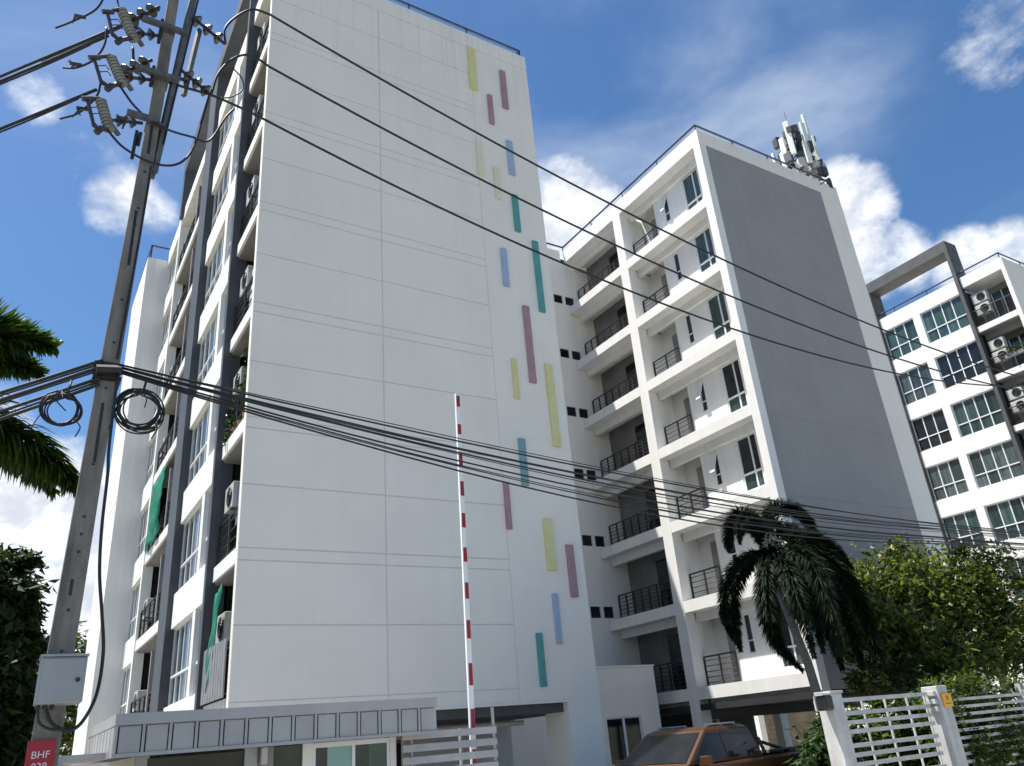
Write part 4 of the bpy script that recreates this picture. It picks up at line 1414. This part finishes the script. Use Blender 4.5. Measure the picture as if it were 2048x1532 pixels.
# ------------------------------------------------------------------ utility pole and its gear
PY = 8.0
U = thing('utility_pole', 'leaning concrete utility pole crowded with insulators at the left', 'utility pole', (.40, PY, 0))
mb = MB()
px = [(.37, 0, .116), (.42, 2.8, .098), (.475, 5.4, .084), (.535, 7.4, .073), (.58, 9.0, .066), (.61, 10.9, .058), (.625, 11.6, .055)]
for (xa, za, ra), (xb, zb, rb) in zip(px, px[1:]):
    mb.frustum((xa - ra, PY - ra, za), (xa + ra, PY + ra), (xb - rb, PY - rb, zb), (xb + rb, PY + rb))
mb.build('shaft', CONC, U)
mb = MB()
zz = 2.3
rngp = random.Random(3)
while zz < 8.2:
    for (xa, za, ra), (xb, zb, rb) in zip(px, px[1:]):
        if za <= zz < zb:
            f = (zz - za) / (zb - za)
            x, r_ = lerp(xa, xb, f), lerp(ra, rb, f)
    mb.tube([(x, PY - r_ - .004, zz), (x, PY - r_ + .002, zz)], .014, 8)
    zz += rngp.choice((.16, .22, .34, .5))
mb.build('bolt_hole', BLACKP, U)
for za, zb, dx in ((4.42, 5.02, .0), (6.6, 7.3, .012), (3.2, 3.34, -.01), (8.1, 8.6, .01)):
    xm_ = .42 + (.475 - .42) * ((za + zb) / 2 - 2.8) / 2.6
    mb = MB()
    rr_ = .098 + (.084 - .098) * (min(za, 9) - 2.8) / 2.6
    xa_ = xm_ + dx if za < 6 else (.515 if za < 8 else .556)
    rr_ = rr_ if za < 6 else (.0775 if za < 8 else .0705)
    mb.box((xa_ - .012, PY - rr_ - .002, za), (xa_ + .014, PY - rr_ + .02, zb))
    mb.build('groove_shade', BLACKP, U)  # raised black strip; the shade of a slot put into its colour
mb = MB()
mb.box((.60, PY - .04, 7.85), (.66, PY + .04, 8.15))
for a, b in (((.64, PY - .02, 7.9), (.86, PY - .02, 11.2)),):
    mb.tube([a, b], .045, 4)
mb.build('steel_extension', STEEL, U)
mb = MB()
mb.tube([(.86, PY + .05, 9.2), (.955, PY + .05, 10.35)], .035, 4)
mb.tube([(.74, PY, 9.4), (.88, PY + .05, 9.45)], .03, 4)
mb.build('steel_extension', STEEL, U)


def cutout(top, bot, br):
    """fuse cutout: ribbed porcelain body and the fuse tube in front of it"""
    t = Vector((top[0], PY - .12, top[1]))
    b = Vector((bot[0], PY - .12, bot[1]))
    mb = MB()
    n_ = 9
    mb.tube([t, b], .046, 10)
    for i in range(n_):
        c = t.lerp(b, (i + .5) / n_)
        d = (b - t).normalized() * .012
        mb.tube([c - d, c + d], .060, 12)
    o = mb.build('fuse_cutout', CERAMG, U, smooth=False)
    mb = MB()
    pts = [Vector((x, PY - .14, z)) for x, z in br]
    mb.tube(pts[:2], .024, 6)
    mb.tube(pts[1:3], .020, 6)
    mb.tube(pts[2:], .028, 6)
    mb.tube([pts[1] - Vector((.05, 0, .02)), pts[1] + Vector((.06, 0, .03))], .032, 6)
    mb.tube([pts[3] - Vector((.02, 0, .05)), pts[3] + Vector((.02, 0, .03))], .038, 6)
    for f_ in (.35, .6):
        q = pts[1].lerp(pts[2], f_)
        mb.tube([q, q + Vector((.09, 0, .05)), q + Vector((.13, 0, .0))], .008, 4)
    mb.build('fuse_tube', CERAM, o)
    mb = MB()
    mb.tube([b + Vector((0, 0, .1)), b + Vector((.10, .1, .06))], .03, 5)
    mb.build('bracket', STEEL, o)


cutout((.06, 10.05), (.24, 9.64), [(.06, 10.05), (-.08, 9.92), (.01, 9.61), (.09, 9.55), (.22, 9.66)])
cutout((.04, 9.27), (.20, 8.92), [(.03, 9.28), (-.13, 9.17), (-.02, 8.86), (.07, 8.82), (.18, 8.93)])
cutout((.01, 8.61), (.14, 8.23), [(.0, 8.62), (-.12, 8.56), (-.02, 8.24), (.04, 8.19), (.12, 8.24)])


def discs(a, b, n_, r_, m_=None):
    r_ *= .85
    mb = MB()
    a = Vector((a[0], PY - .02, a[1]))
    b = Vector((b[0], PY - .02, b[1]))
    d = (b - a).normalized()
    mb.tube([a, b], .022, 6)
    for i in range(n_):
        c = a.lerp(b, (i + .75) / (n_ + .5))
        mb.tube([c - d * .035, c + d * .012], r_ * .45, 12, r_)
        mb.tube([c + d * .012, c + d * .024], r_, 12)
    return mb.build('insulator', m_ or CERAM, U)


discs((.80, 10.48), (1.27, 10.19), 3, .10)
discs((.80, 9.52), (1.16, 9.28), 3, .10)
discs((.46, 10.42), (.14, 9.98), 3, .10)
discs((.46, 9.53), (.16, 9.17), 3, .10)
discs((.50, 9.95), (.22, 9.86), 2, .085)
discs((.48, 9.22), (.16, 9.13), 2, .085)
discs((.46, 8.55), (.12, 8.46), 2, .085)
for x0, z0, x1 in ((.30, 9.98, .80), (.30, 9.20, .78), (.28, 8.50, .62)):
    MB().box((x0, PY - .155, z0 + .02), (x1, PY - .095, z0 + .08)).build('crossarm', STEEL, U)
    MB().box((.49, PY - .093, z0 + .01), (.67, PY + .09, z0 + .07)).build('pole_band', STEEL, U)
rngk = random.Random(12)
for cx_, cy_, cz_ in ((-.30, .16, 9.27), (-.15, .03, 8.55), (-.35, .12, 9.97), (.20, -.1, 9.87), (.22, -.1, 9.15), (.25, -.06, 8.5)):
    mb = MB()
    p = Vector((cx_, PY + cy_, cz_))
    mb.tube([p + Vector((-.06, 0, -.01)), p + Vector((.06, 0, .015))], .024, 6)
    for q in range(4):
        q0 = p + Vector((rngk.uniform(-.06, .06), 0, 0))
        mb.tube([q0, q0 + Vector((rngk.gauss(0, .04), rngk.gauss(0, .03), rngk.uniform(-.13, .06)))], .010, 4)
    mb.build('wire_clamp', CERAM, U)
mb = MB()
for (x_, z_) in ((.44, 8.15), (.48, 9.05), (.50, 9.75), (.40, 7.95)):
    mb.tube([(x_, PY - .10, z_), (x_ + .01, PY - .10, z_ + rngk.uniform(.18, .4))], .02, 5)
mb.tube([(.70, PY - .05, 8.3), (.90, PY - .02, 10.9)], .012, 4)
mb.tube([(.60, PY - .12, 7.9), (.58, PY - .11, 6.9), (.53, PY - .10, 5.5)], .012, 4)
mb.build('earth_wire', CABLE, U)
# clamps and band where the telecom cables pass
mb = MB()
for zz in (5.42, 5.28):
    mb.box((.34, PY - .125, zz - .02), (.59, PY + .125, zz + .02))
mb.tube([(.36, PY - .15, 5.33), (.58, PY - .15, 5.36)], .05, 6)
mb.build('cable_clamp', CABLE, U)

# cabinet on the pole
bxx = thing('meter_cabinet', 'pale grey metal cabinet strapped to the leaning utility pole', 'cabinet', (.44, PY - .22, 2.3))
mb = MB().box((.27, PY - .42, 2.31), (.60, PY - .155, 2.66))
mb.build('casing', BOXGREY, bxx, bevel=.012)
MB().box((.262, PY - .432, 2.662), (.608, PY - .15, 2.68)).build('lid', BOXGREY, bxx, bevel=.004)
MB().box((.285, PY - .43, 2.325), (.585, PY - .421, 2.645)).build('door', BOXGREY, bxx, bevel=.004)
MB().tube([(.545, PY - .445, 2.48), (.545, PY - .43, 2.48)], .017, 10).build('latch', BLACKP, bxx)
mb = MB()
for x in (.30, .35, .40):
    mb.tube([(x, PY - .3, 2.28), (x, PY - .3, 2.31)], .018, 8)
mb.build('gland', BLACKP, bxx)

# red sign with letters
sgn = thing('pole_sign', 'small red sign with pale lettering near the foot of the utility pole', 'sign', (.40, PY - .16, 1.8))
MB().box((.275, PY - .155, 1.70), (.475, PY - .145, 2.06)).build('plate', SIGNRED, sgn, bevel=.003)


def text_part(body, x, z, size, parent, m_, name):
    cu = bpy.data.curves.new(name, 'FONT')
    cu.body = body
    cu.size = size
    cu.align_x = 'CENTER'
    cu.extrude = .0015
    tmp = bpy.data.objects.new(name, cu)
    col.objects.link(tmp)
    dg = bpy.context.evaluated_depsgraph_get()
    me = bpy.data.meshes.new_from_object(tmp.evaluated_get(dg))
    bpy.data.objects.remove(tmp)
    me.materials.clear()
    me.materials.append(m_)
    o = bpy.data.objects.new(name, me)
    col.objects.link(o)
    o.parent = parent
    o.rotation_euler = (R(90), 0, 0)
    o.location = Vector((x, PY - .158, z)) - BASE[parent.name]
    return o


text_part("BHF", .375, 1.93, .075, sgn, SIGNTXT, 'lettering')
text_part("039", .375, 1.845, .075, sgn, SIGNTXT, 'lettering')

# ------------------------------------------------------------------ cables


def catmull(pts, n=10):
    P = [Vector(p) for p in pts]
    P = [P[0] * 2 - P[1]] + P + [P[-1] * 2 - P[-2]]
    out = []
    for i in range(1, len(P) - 2):
        for j in range(n):
            t = j / n
            a, b, c, d = P[i - 1], P[i], P[i + 1], P[i + 2]
            out.append(.5 * ((2 * b) + (c - a) * t + (2 * a - 5 * b + 4 * c - d) * t * t + (3 * b - a - 3 * c + d) * t ** 3))
    out.append(P[-2])
    return out


def sag(a, b, s_, n=24):
    a, b = Vector(a), Vector(b)
    return [a.lerp(b, i / n) - Vector((0, 0, 4 * s_ * (i / n) * (1 - i / n))) for i in range(n + 1)]


def cable(pts, r, label, group, name='power_cable'):
    mb = MB()
    mb.tube(pts, r, 6)
    o = mb.build(name, CABLE, smooth=True)
    return tag(o, label, 'cable', group)


def fit(pts, n=40, x_end=60):
    """parabola through measured points of a wire hanging in the plane above the kerb, continued to the next pole"""
    xs = [p[0] for p in pts]
    zs_ = [p[1] for p in pts]
    S = [sum(x ** k for x in xs) for k in range(5)]
    T_ = [sum(z * x ** k for x, z in zip(xs, zs_)) for k in range(3)]
    M = Matrix(((S[0], S[1], S[2]), (S[1], S[2], S[3]), (S[2], S[3], S[4])))
    c = M.inverted() @ Vector(T_)
    return c


GP = 'power lines across the sky and the white wall'
w1 = [(1.81, 11.04), (3.72, 10.52), (5.5, 10.07), (7.33, 9.63), (10.26, 9.23), (14.27, 8.79), (16.51, 8.56)]
w2 = [(1.85, 10.12), (3.69, 9.59), (6.17, 9.05), (8.1, 8.71), (11.11, 8.38), (14.4, 8.17), (18.19, 8.09)]
w3 = [(1.77, 9.19), (3.67, 8.71), (5.65, 8.34), (7.37, 8.05), (9.24, 7.85), (14.71, 7.78)]
names = ['uppermost', 'middle', 'lowest']
for w_, nm in zip((w1, w2, w3), names):
    c = fit(w_)
    xm = max(20.0, -c[1] / (2 * c[2]))
    pts = []
    for i in range(61):
        x = w_[0][0] + (2 * xm - 2 * w_[0][0]) * i / 60 if False else w_[0][0] + (38 - w_[0][0]) * i / 60
        z_ = c[0] + c[1] * x + c[2] * x * x if x < xm else c[0] + c[1] * xm + c[2] * xm * xm + (x - xm) ** 2 * .004
        pts.append((x, PY, z_))
    if nm == 'uppermost':
        head = [(1.27, 10.19), (1.25, 10.45), (1.39, 10.75), (1.58, 10.97)]
    elif nm == 'middle':
        head = [(1.16, 9.28), (1.22, 9.65), (1.38, 9.98), (1.59, 10.14)]
    else:
        head = [(.17, 8.87)][:0] + [(.24, 9.62), (.30, 9.38), (.53, 9.27), (.86, 9.26), (1.16, 9.27), (1.45, 9.23)]
    hp = catmull([(x, PY - .03, z_) for x, z_ in head] + [pts[0]], 6)
    cable(hp + [Vector(p) for p in pts[1:]], .016, '%s of the three thick power lines running right from the pole top' % nm, GP)
# jumpers and loops at the pole top
GJn = 'jumper wires at the pole top'
cable(catmull([(x, PY - .12, z_) for x, z_ in [(.17, 8.90), (.34, 8.68), (.54, 8.53), (.76, 8.47), (1.01, 8.47)]], 8) + catmull([(1.01, PY - .1, 8.47), (1.2, PY, 8.6), (1.35, PY, 9.0), (1.45, PY, 9.2)], 6)[1:], .014,
      'black jumper wire looping from the middle fuse past the pole', GJn, 'jumper_wire')
cable(catmull([(x, PY - .12, z_) for x, z_ in [(.13, 8.22), (.28, 8.07), (.47, 7.98), (.65, 7.95), (.81, 7.99), (.93, 8.11), (1.02, 8.35), (1.08, 8.8), (1.14, 9.27)]], 8), .014,
      'black jumper wire in the lowest loop under the lowest fuse', GJn, 'jumper_wire')
cable(catmull([(x, PY - .05, z_) for x, z_ in [(1.27, 9.25), (1.40, 9.33), (1.52, 9.5), (1.50, 9.68), (1.38, 9.80)]], 8), .009,
      'thin jumper wire curl right of the lower insulator string', GJn, 'jumper_wire')
cable(catmull([(-.42, PY + .3, 9.29), (-.29, PY + .2, 9.26), (-.13, PY, 9.27), (-.05, PY - .1, 9.45), (-.06, PY - .1, 9.72)], 8), .013,
      'black jumper wire hooking up to the top fuse from the middle left line', GJn, 'jumper_wire')
cable(catmull([(-.35, PY + .3, 8.55), (-.18, PY + .1, 8.54), (-.04, PY - .1, 8.66), (-.02, PY - .14, 8.86)], 8), .013,
      'black jumper wire hooking up to the middle fuse from the lowest left line', GJn, 'jumper_wire')
cable(catmull([(-.58, PY + .4, 9.95), (-.41, PY + .2, 9.95), (-.2, PY, 10.05), (-.12, PY - .1, 10.3)], 8), .013,
      'black jumper wire at the very top left corner above the fuses', GJn, 'jumper_wire')
cable(catmull([(.03, PY - .12, 10.07), (.0, PY - .1, 10.2), (-.08, PY - .1, 10.5), (-.1, PY, 10.9)], 8), .011,
      'black lead rising from the head of the top fuse', GJn, 'jumper_wire')
GL = 'power lines running off to the left'
dirl = Vector((-.78, .90, 0))
for (x, z_), nm in zip(((.46, 10.4), (-.03, 9.70), (-.05, 8.85)), names):
    a = Vector((x, PY, z_))
    cable(sag(a, a + dirl * 30, .55), .019, '%s of the three power lines leaving the pole to the left' % nm, GL)
    for j in range(2):
        b = a + dirl * (.16 + .05 * j)
        cable(sag(b + Vector((0, 0, -.02 - .02 * j)), b + dirl * (1.6 - .3 * j) + Vector((0, 0, -.10 - .05 * j)), .02), .011,
              'spare wire end tied under the %s left power line, %s one' % (nm, ('longer', 'shorter')[j]), 'tied wire ends under the left power lines', 'tied_wire')
# telecom bundle
rngc = random.Random(9)
GT = 'thin telecom cables in the low bundle'
top = [(.58, 5.43), (1.86, 5.27), (3.91, 5.12), (6.08, 4.93), (9.3, 4.78), (14.13, 4.65)]
bot = [(.58, 5.33), (1.86, 5.12), (3.89, 4.72), (4.91, 4.62), (6.26, 4.46), (8.97, 4.33), (14.0, 4.30)]
ct, cb = fit(top), fit(bot)
nT = 16
for i in range(nT):
    f = (i / (nT - 1)) ** 1.25
    pts = []
    jit = rngc.uniform(-.09, .06)
    yo = rngc.uniform(-.12, .12)
    for j in range(41):
        x = .55 + (30 - .55) * j / 40
        xx = min(x, 13.5)
        zt = ct[0] + ct[1] * xx + ct[2] * xx * xx
        zb = cb[0] + cb[1] * xx + cb[2] * xx * xx
        z_ = lerp(zt, zb, f) + jit * math.sin(math.pi * min(1, x / 14)) + (max(0, x - 13.5)) ** 2 * .002
        pts.append((x, PY - .14 + yo * min(1, x / 3), z_))
    cable(pts, .0055 if i % 5 else .010, 'thin black telecom cable in the low bundle strung to the right across the white wall', GT, 'telecom_cable')
for i in range(7):
    a = Vector((.40, PY - .14, 5.44 - .035 * i - (.05 if i > 3 else 0)))
    cable(sag(a, a + dirl * 28 + Vector((0, 0, rngc.uniform(-.35, .05) - .25 * (i > 3))), .5 + .05 * i), 0.010 if i % 2 else .018,
          'thin black telecom cable leaving the pole low to the left', 'telecom cables leaving to the left', 'telecom_cable')


def coil(cx, cz, r_, turns, label):
    mb = MB()
    rg = random.Random(int(cx * 100) + 5)
    pts = []
    n_ = 26
    for t_ in range(turns):
        ox, oz, rr, ph = rg.uniform(-.03, .03), rg.uniform(-.035, .03), r_ * rg.uniform(.86, 1.10), rg.uniform(0, 6)
        for i in range(n_):
            th = 2 * math.pi * i / n_
            k_ = 1 + .04 * math.sin(2 * th + ph)
            pts.append((cx + ox + rr * k_ * math.sin(th), PY - .17 + rg.uniform(-.006, .006) + .012 * (t_ % 4), cz + oz + rr * k_ * math.cos(th)))
    mb.tube(pts, .0075, 5)
    for q in range(3):
        p = Vector((cx + r_ * math.sin(q * 2.2), PY - .16, cz + r_ * math.cos(q * 2.2)))
        mb.tube(catmull([p, p + Vector((rg.uniform(-.06, .06), 0, -.06)), p + Vector((rg.uniform(-.1, .1), 0, -.16))], 4), .006, 4)
    mb.tube([(cx + .02, PY - .16, cz + r_), (cx + .04, PY - .14, cz + r_ + .16)], .012, 5)
    o = mb.build('cable_coil', CABLE, smooth=True)
    return tag(o, label, 'cable coil', 'coils of spare cable hung by the pole')


coil(.13, 4.87, .155, 7, 'smaller loop of coiled black cable hanging left of the pole')
coil(.775, 4.96, .195, 11, 'bigger tangled loop of coiled black cable hanging right of the pole')
cable(catmull([(x, PY - .16, z_) for x, z_ in [(.55, 5.3), (.56, 4.58), (.58, 4.29), (.59, 3.81), (.62, 3.4), (.68, 3.05), (.73, 2.72), (.72, 2.39), (.64, 2.18), (.55, 2.12), (.46, 2.15), (.40, 2.21), (.36, 2.30)]], 8), .016,
      'thick black cable drooping from the bundle down into the cabinet', 'drop cables to the cabinet', 'drop_cable')
cable(catmull([(x, PY - .28, z_) for x, z_ in [(.30, 2.29), (.33, 2.18), (.42, 2.13), (.50, 2.13)]], 8), .010,
      'short black cable looping out under the left of the cabinet', 'drop cables to the cabinet', 'drop_cable')

# ------------------------------------------------------------------ antenna mast on the right block
rng = random.Random(17)
AM = thing('antenna_mast', 'crowded telecom antenna mast with pale panels on the corner of the grey-walled block', 'antenna mast', (28.5, 17.5, 23.2))
mx, my, mz = 28.5, 17.5, 23.2
mb = MB()
for a_ in range(3):
    th = 2 * math.pi * a_ / 3 + .3
    mb.tube([(mx + .35 * math.cos(th), my + .35 * math.sin(th), mz), (mx + .22 * math.cos(th), my + .22 * math.sin(th), mz + 4.0)], .05, 6)
for i in range(8):
    z_ = mz + .25 + i * .48
    for a_ in range(3):
        t1_, t2_ = 2 * math.pi * a_ / 3 + .3, 2 * math.pi * (a_ + 1) / 3 + .3
        mb.tube([(mx + .32 * math.cos(t1_), my + .32 * math.sin(t1_), z_), (mx + .32 * math.cos(t2_), my + .32 * math.sin(t2_), z_ + .4)], .02, 4)
for a_ in range(3):
    th = 2 * math.pi * a_ / 3 - .4
    for z_ in (1.2, 2.6):
        mb.tube([(mx, my, mz + z_), (mx + 1.0 * math.cos(th), my + 1.0 * math.sin(th), mz + z_)], .035, 5)
    for dx_ in (1.3,):
        mb.tube([(mx + .6 * math.cos(th), my + .6 * math.sin(th), mz + .1), (mx + 1.5 * math.cos(th + .6), my + 1.5 * math.sin(th + .6), mz)], .03, 5)
mb.build('lattice', ANTD, AM)


def rot_box(mb, c, hx, hy, hz, ang):
    ca, sa = math.cos(ang), math.sin(ang)
    vs = []
    for dz in (-hz, hz):
        for dx_, dy_ in ((-hx, -hy), (hx, -hy), (hx, hy), (-hx, hy)):
            vs.append((c[0] + dx_ * ca - dy_ * sa, c[1] + dx_ * sa + dy_ * ca, c[2] + dz))
    mb.add(vs, [(0, 3, 2, 1), (4, 5, 6, 7), (0, 1, 5, 4), (1, 2, 6, 5), (2, 3, 7, 6), (3, 0, 4, 7)])


for a_, zc, hz in ((0, 3.0, .9), (.9, 2.8, .9), (1.9, 2.5, .8), (2.9, 1.9, .75), (3.2, 2.5, .7), (3.6, 3.0, .95), (4.2, 2.0, .6), (4.5, 2.9, 1.0), (4.95, 3.45, 1.05), (5.4, 2.5, .9), (5.9, 2.1, .7)):
    mb = MB()
    rr = rng.uniform(.75, 1.05)
    rot_box(mb, (mx + rr * math.cos(a_), my + rr * math.sin(a_), mz + zc), .065, .125, hz, a_)
    mb.build('panel_antenna', ANTW, AM, bevel=.03)
for i in range(64):
    mb = MB()
    a_ = rng.uniform(2.4, 6.6)
    rr = rng.uniform(.35, 1.05)
    rot_box(mb, (mx + rr * math.cos(a_), my + rr * math.sin(a_), mz + rng.uniform(.2, 3.6)), rng.uniform(.07, .12), rng.uniform(.09, .18), rng.uniform(.12, .28), a_)
    mb.build('radio_unit', ANTD if i % 4 else ACW, AM)
for i in range(5):
    mb = MB()
    a_ = rng.uniform(3.4, 6.2)
    rot_box(mb, (mx + .9 * math.cos(a_) + .3, my - .55, mz + rng.uniform(.25, .5)), .14, .12, .2, rng.uniform(0, 3))
    mb.build('equipment_box', ACW if i % 2 else ANTD, AM)
mb = MB().tube([(mx - .62, my - .5, mz + 1.55), (mx - .66, my - .62, mz + 1.55)], .26, 16)
mb.build('dish', ACW, AM)
mb = MB()
for i in range(10):
    a_ = rng.uniform(0, 6.28)
    p0 = Vector((mx + .5 * math.cos(a_), my + .5 * math.sin(a_), mz + rng.uniform(1, 2.6)))
    mb.tube(limb(p0, (mx + rng.uniform(-.2, .8), my - .6, mz + .15), rng, .25, 8), .018, 4)
mb.build('feeder_cable', ANTD, AM)
mb = MB().tube([(mx - .05, my, mz + 3.9), (mx - .05, my, mz + 5.3)], .02, 5)
mb.build('lightning_rod', STEEL, AM)

# ------------------------------------------------------------------ things on the left balconies


def cloth(name, p, mt, label, cat, nu=8, nv=12, amp=.06, seed=1):
    """hanging sheet given by four corners, rippled"""
    a, b, c, d = [Vector(q) for q in p]
    mb = MB()
    vs = []
    nrm = (b - a).cross(d - a).normalized()
    for j in range(nv + 1):
        for i in range(nu + 1):
            u, v = i / nu, j / nv
            q = a.lerp(b, u).lerp(d.lerp(c, u), v)
            q = q + nrm * amp * noise.noise(Vector((u * 4, v * 5, seed)))
            vs.append(q)
    fs = [(j * (nu + 1) + i, j * (nu + 1) + i + 1, (j + 1) * (nu + 1) + i + 1, (j + 1) * (nu + 1) + i) for j in range(nv) for i in range(nu)]
    mb.add(vs, fs)
    o = mb.build(name, mt, smooth=True)
    md = o.modifiers.new('thickness', 'SOLIDIFY')
    md.thickness = .006
    return tag(o, label, cat)


cloth('tarpaulin', [(3.72, 17.55, 5.28), (3.72, 18.05, 5.10), (3.70, 18.72, 3.0), (3.70, 17.95, 3.35)], TARP,
      'green tarpaulin strung down the lowest corner balcony of the left block', 'tarpaulin', seed=2)
cloth('tarpaulin', [(3.72, 27.3, 11.1), (3.72, 30.0, 11.1), (3.68, 29.9, 8.75), (3.68, 27.5, 8.75)], TARP,
      'green tarpaulin covering a far balcony of the left block beyond the wide dark fin', 'tarpaulin', amp=.16, seed=5)
CORR = mat('corrugated_grey', (.20, .205, .22), .6, (.27, .27, .28), 3)
mb = MB()
for i in range(11):
    y = FY + .24 + i * .22
    mb.box((3.70, y, 2.96), (3.73, y + .19, 4.05))
tag(mb.build('balcony_screen', CORR), 'grey sheet screen covering the railing of the lowest corner balcony', 'screen')
rng = random.Random(33)
pp = thing('balcony_plant', 'bushy green plants filling the third lowest corner balcony of the left block', 'plant', (4.0, 17.6, sb(2) + .4))
mb = MB()
leaf_cloud(mb, 4.12, 17.7, sb(2) + 1.6, .28, .80, 1.0, 900, .13, rng, .1, .6, 3)
leaf_cloud(mb, 3.90, 18.3, sb(2) + .8, .2, .36, .7, 300, .12, rng, .1, .6, 4)
mb.build('foliage', LEAF_BUSH, pp)
mb = MB()
for y in (17.2, 17.7, 18.2):
    mb.tube([(4.0, y, sb(2) + .4), (4.0, y, sb(2) + .72)], .13, 10, .17)
mb.build('pot', mat('clay_pot', (.30, .13, .07), .8, (.36, .17, .10), 8), pp)
# laundry on two corner balconies
lm = [mat('laundry_white', (.55, .55, .54), .9, (.62, .62, .6), 8), mat('laundry_blue', (.10, .13, .20), .9, (.13, .16, .24), 8), mat('laundry_dark', (.05, .045, .05), .9, (.07, .065, .07), 8)]
for k, lab in ((1, 'second lowest'), (3, 'fourth lowest'), (4, 'fifth lowest'), (5, 'sixth lowest'), (6, 'topmost')):
    t_ = thing('laundry_line', 'dark and pale laundry hanging in the %s corner balcony of the left block' % lab, 'laundry', (4.0, 17.4, sb(k) + 1.0))
    mb = MB().tube([(4.0, 16.75, sb(k) + 2.05), (4.0, 18.0, sb(k) + 2.05)], .012, 5)
    mb.build('line', STEEL, t_)
    for i in range(4):
        y = 16.8 + i * .29
        MB().frustum((3.99, y, sb(k) + .95 + .12 * ((i * 3 + k) % 4)), (4.03, y + .25), (3.995, y + .02, sb(k) + 2.04), (4.025, y + .23)).build('garment', lm[(i + k) % 3], t_)
pr = thing('balcony_planter', 'leafy planter on the railing of the sixth lowest corner balcony, right-edge block', 'planter', (CX - .02, 17.3, sb(5) + 1.0))
boxpart('trough', PLUMGREY, pr, (CX - .16, 16.8, sb(5) + .95), (CX + .04, 18.0, sb(5) + 1.15))
mb = MB()
leaf_cloud(mb, CX - .05, 17.4, sb(5) + 1.25, .2, .65, .3, 300, .13, rng, .1, .5, 6)
mb.build('foliage', LEAF_BUSH, pr)
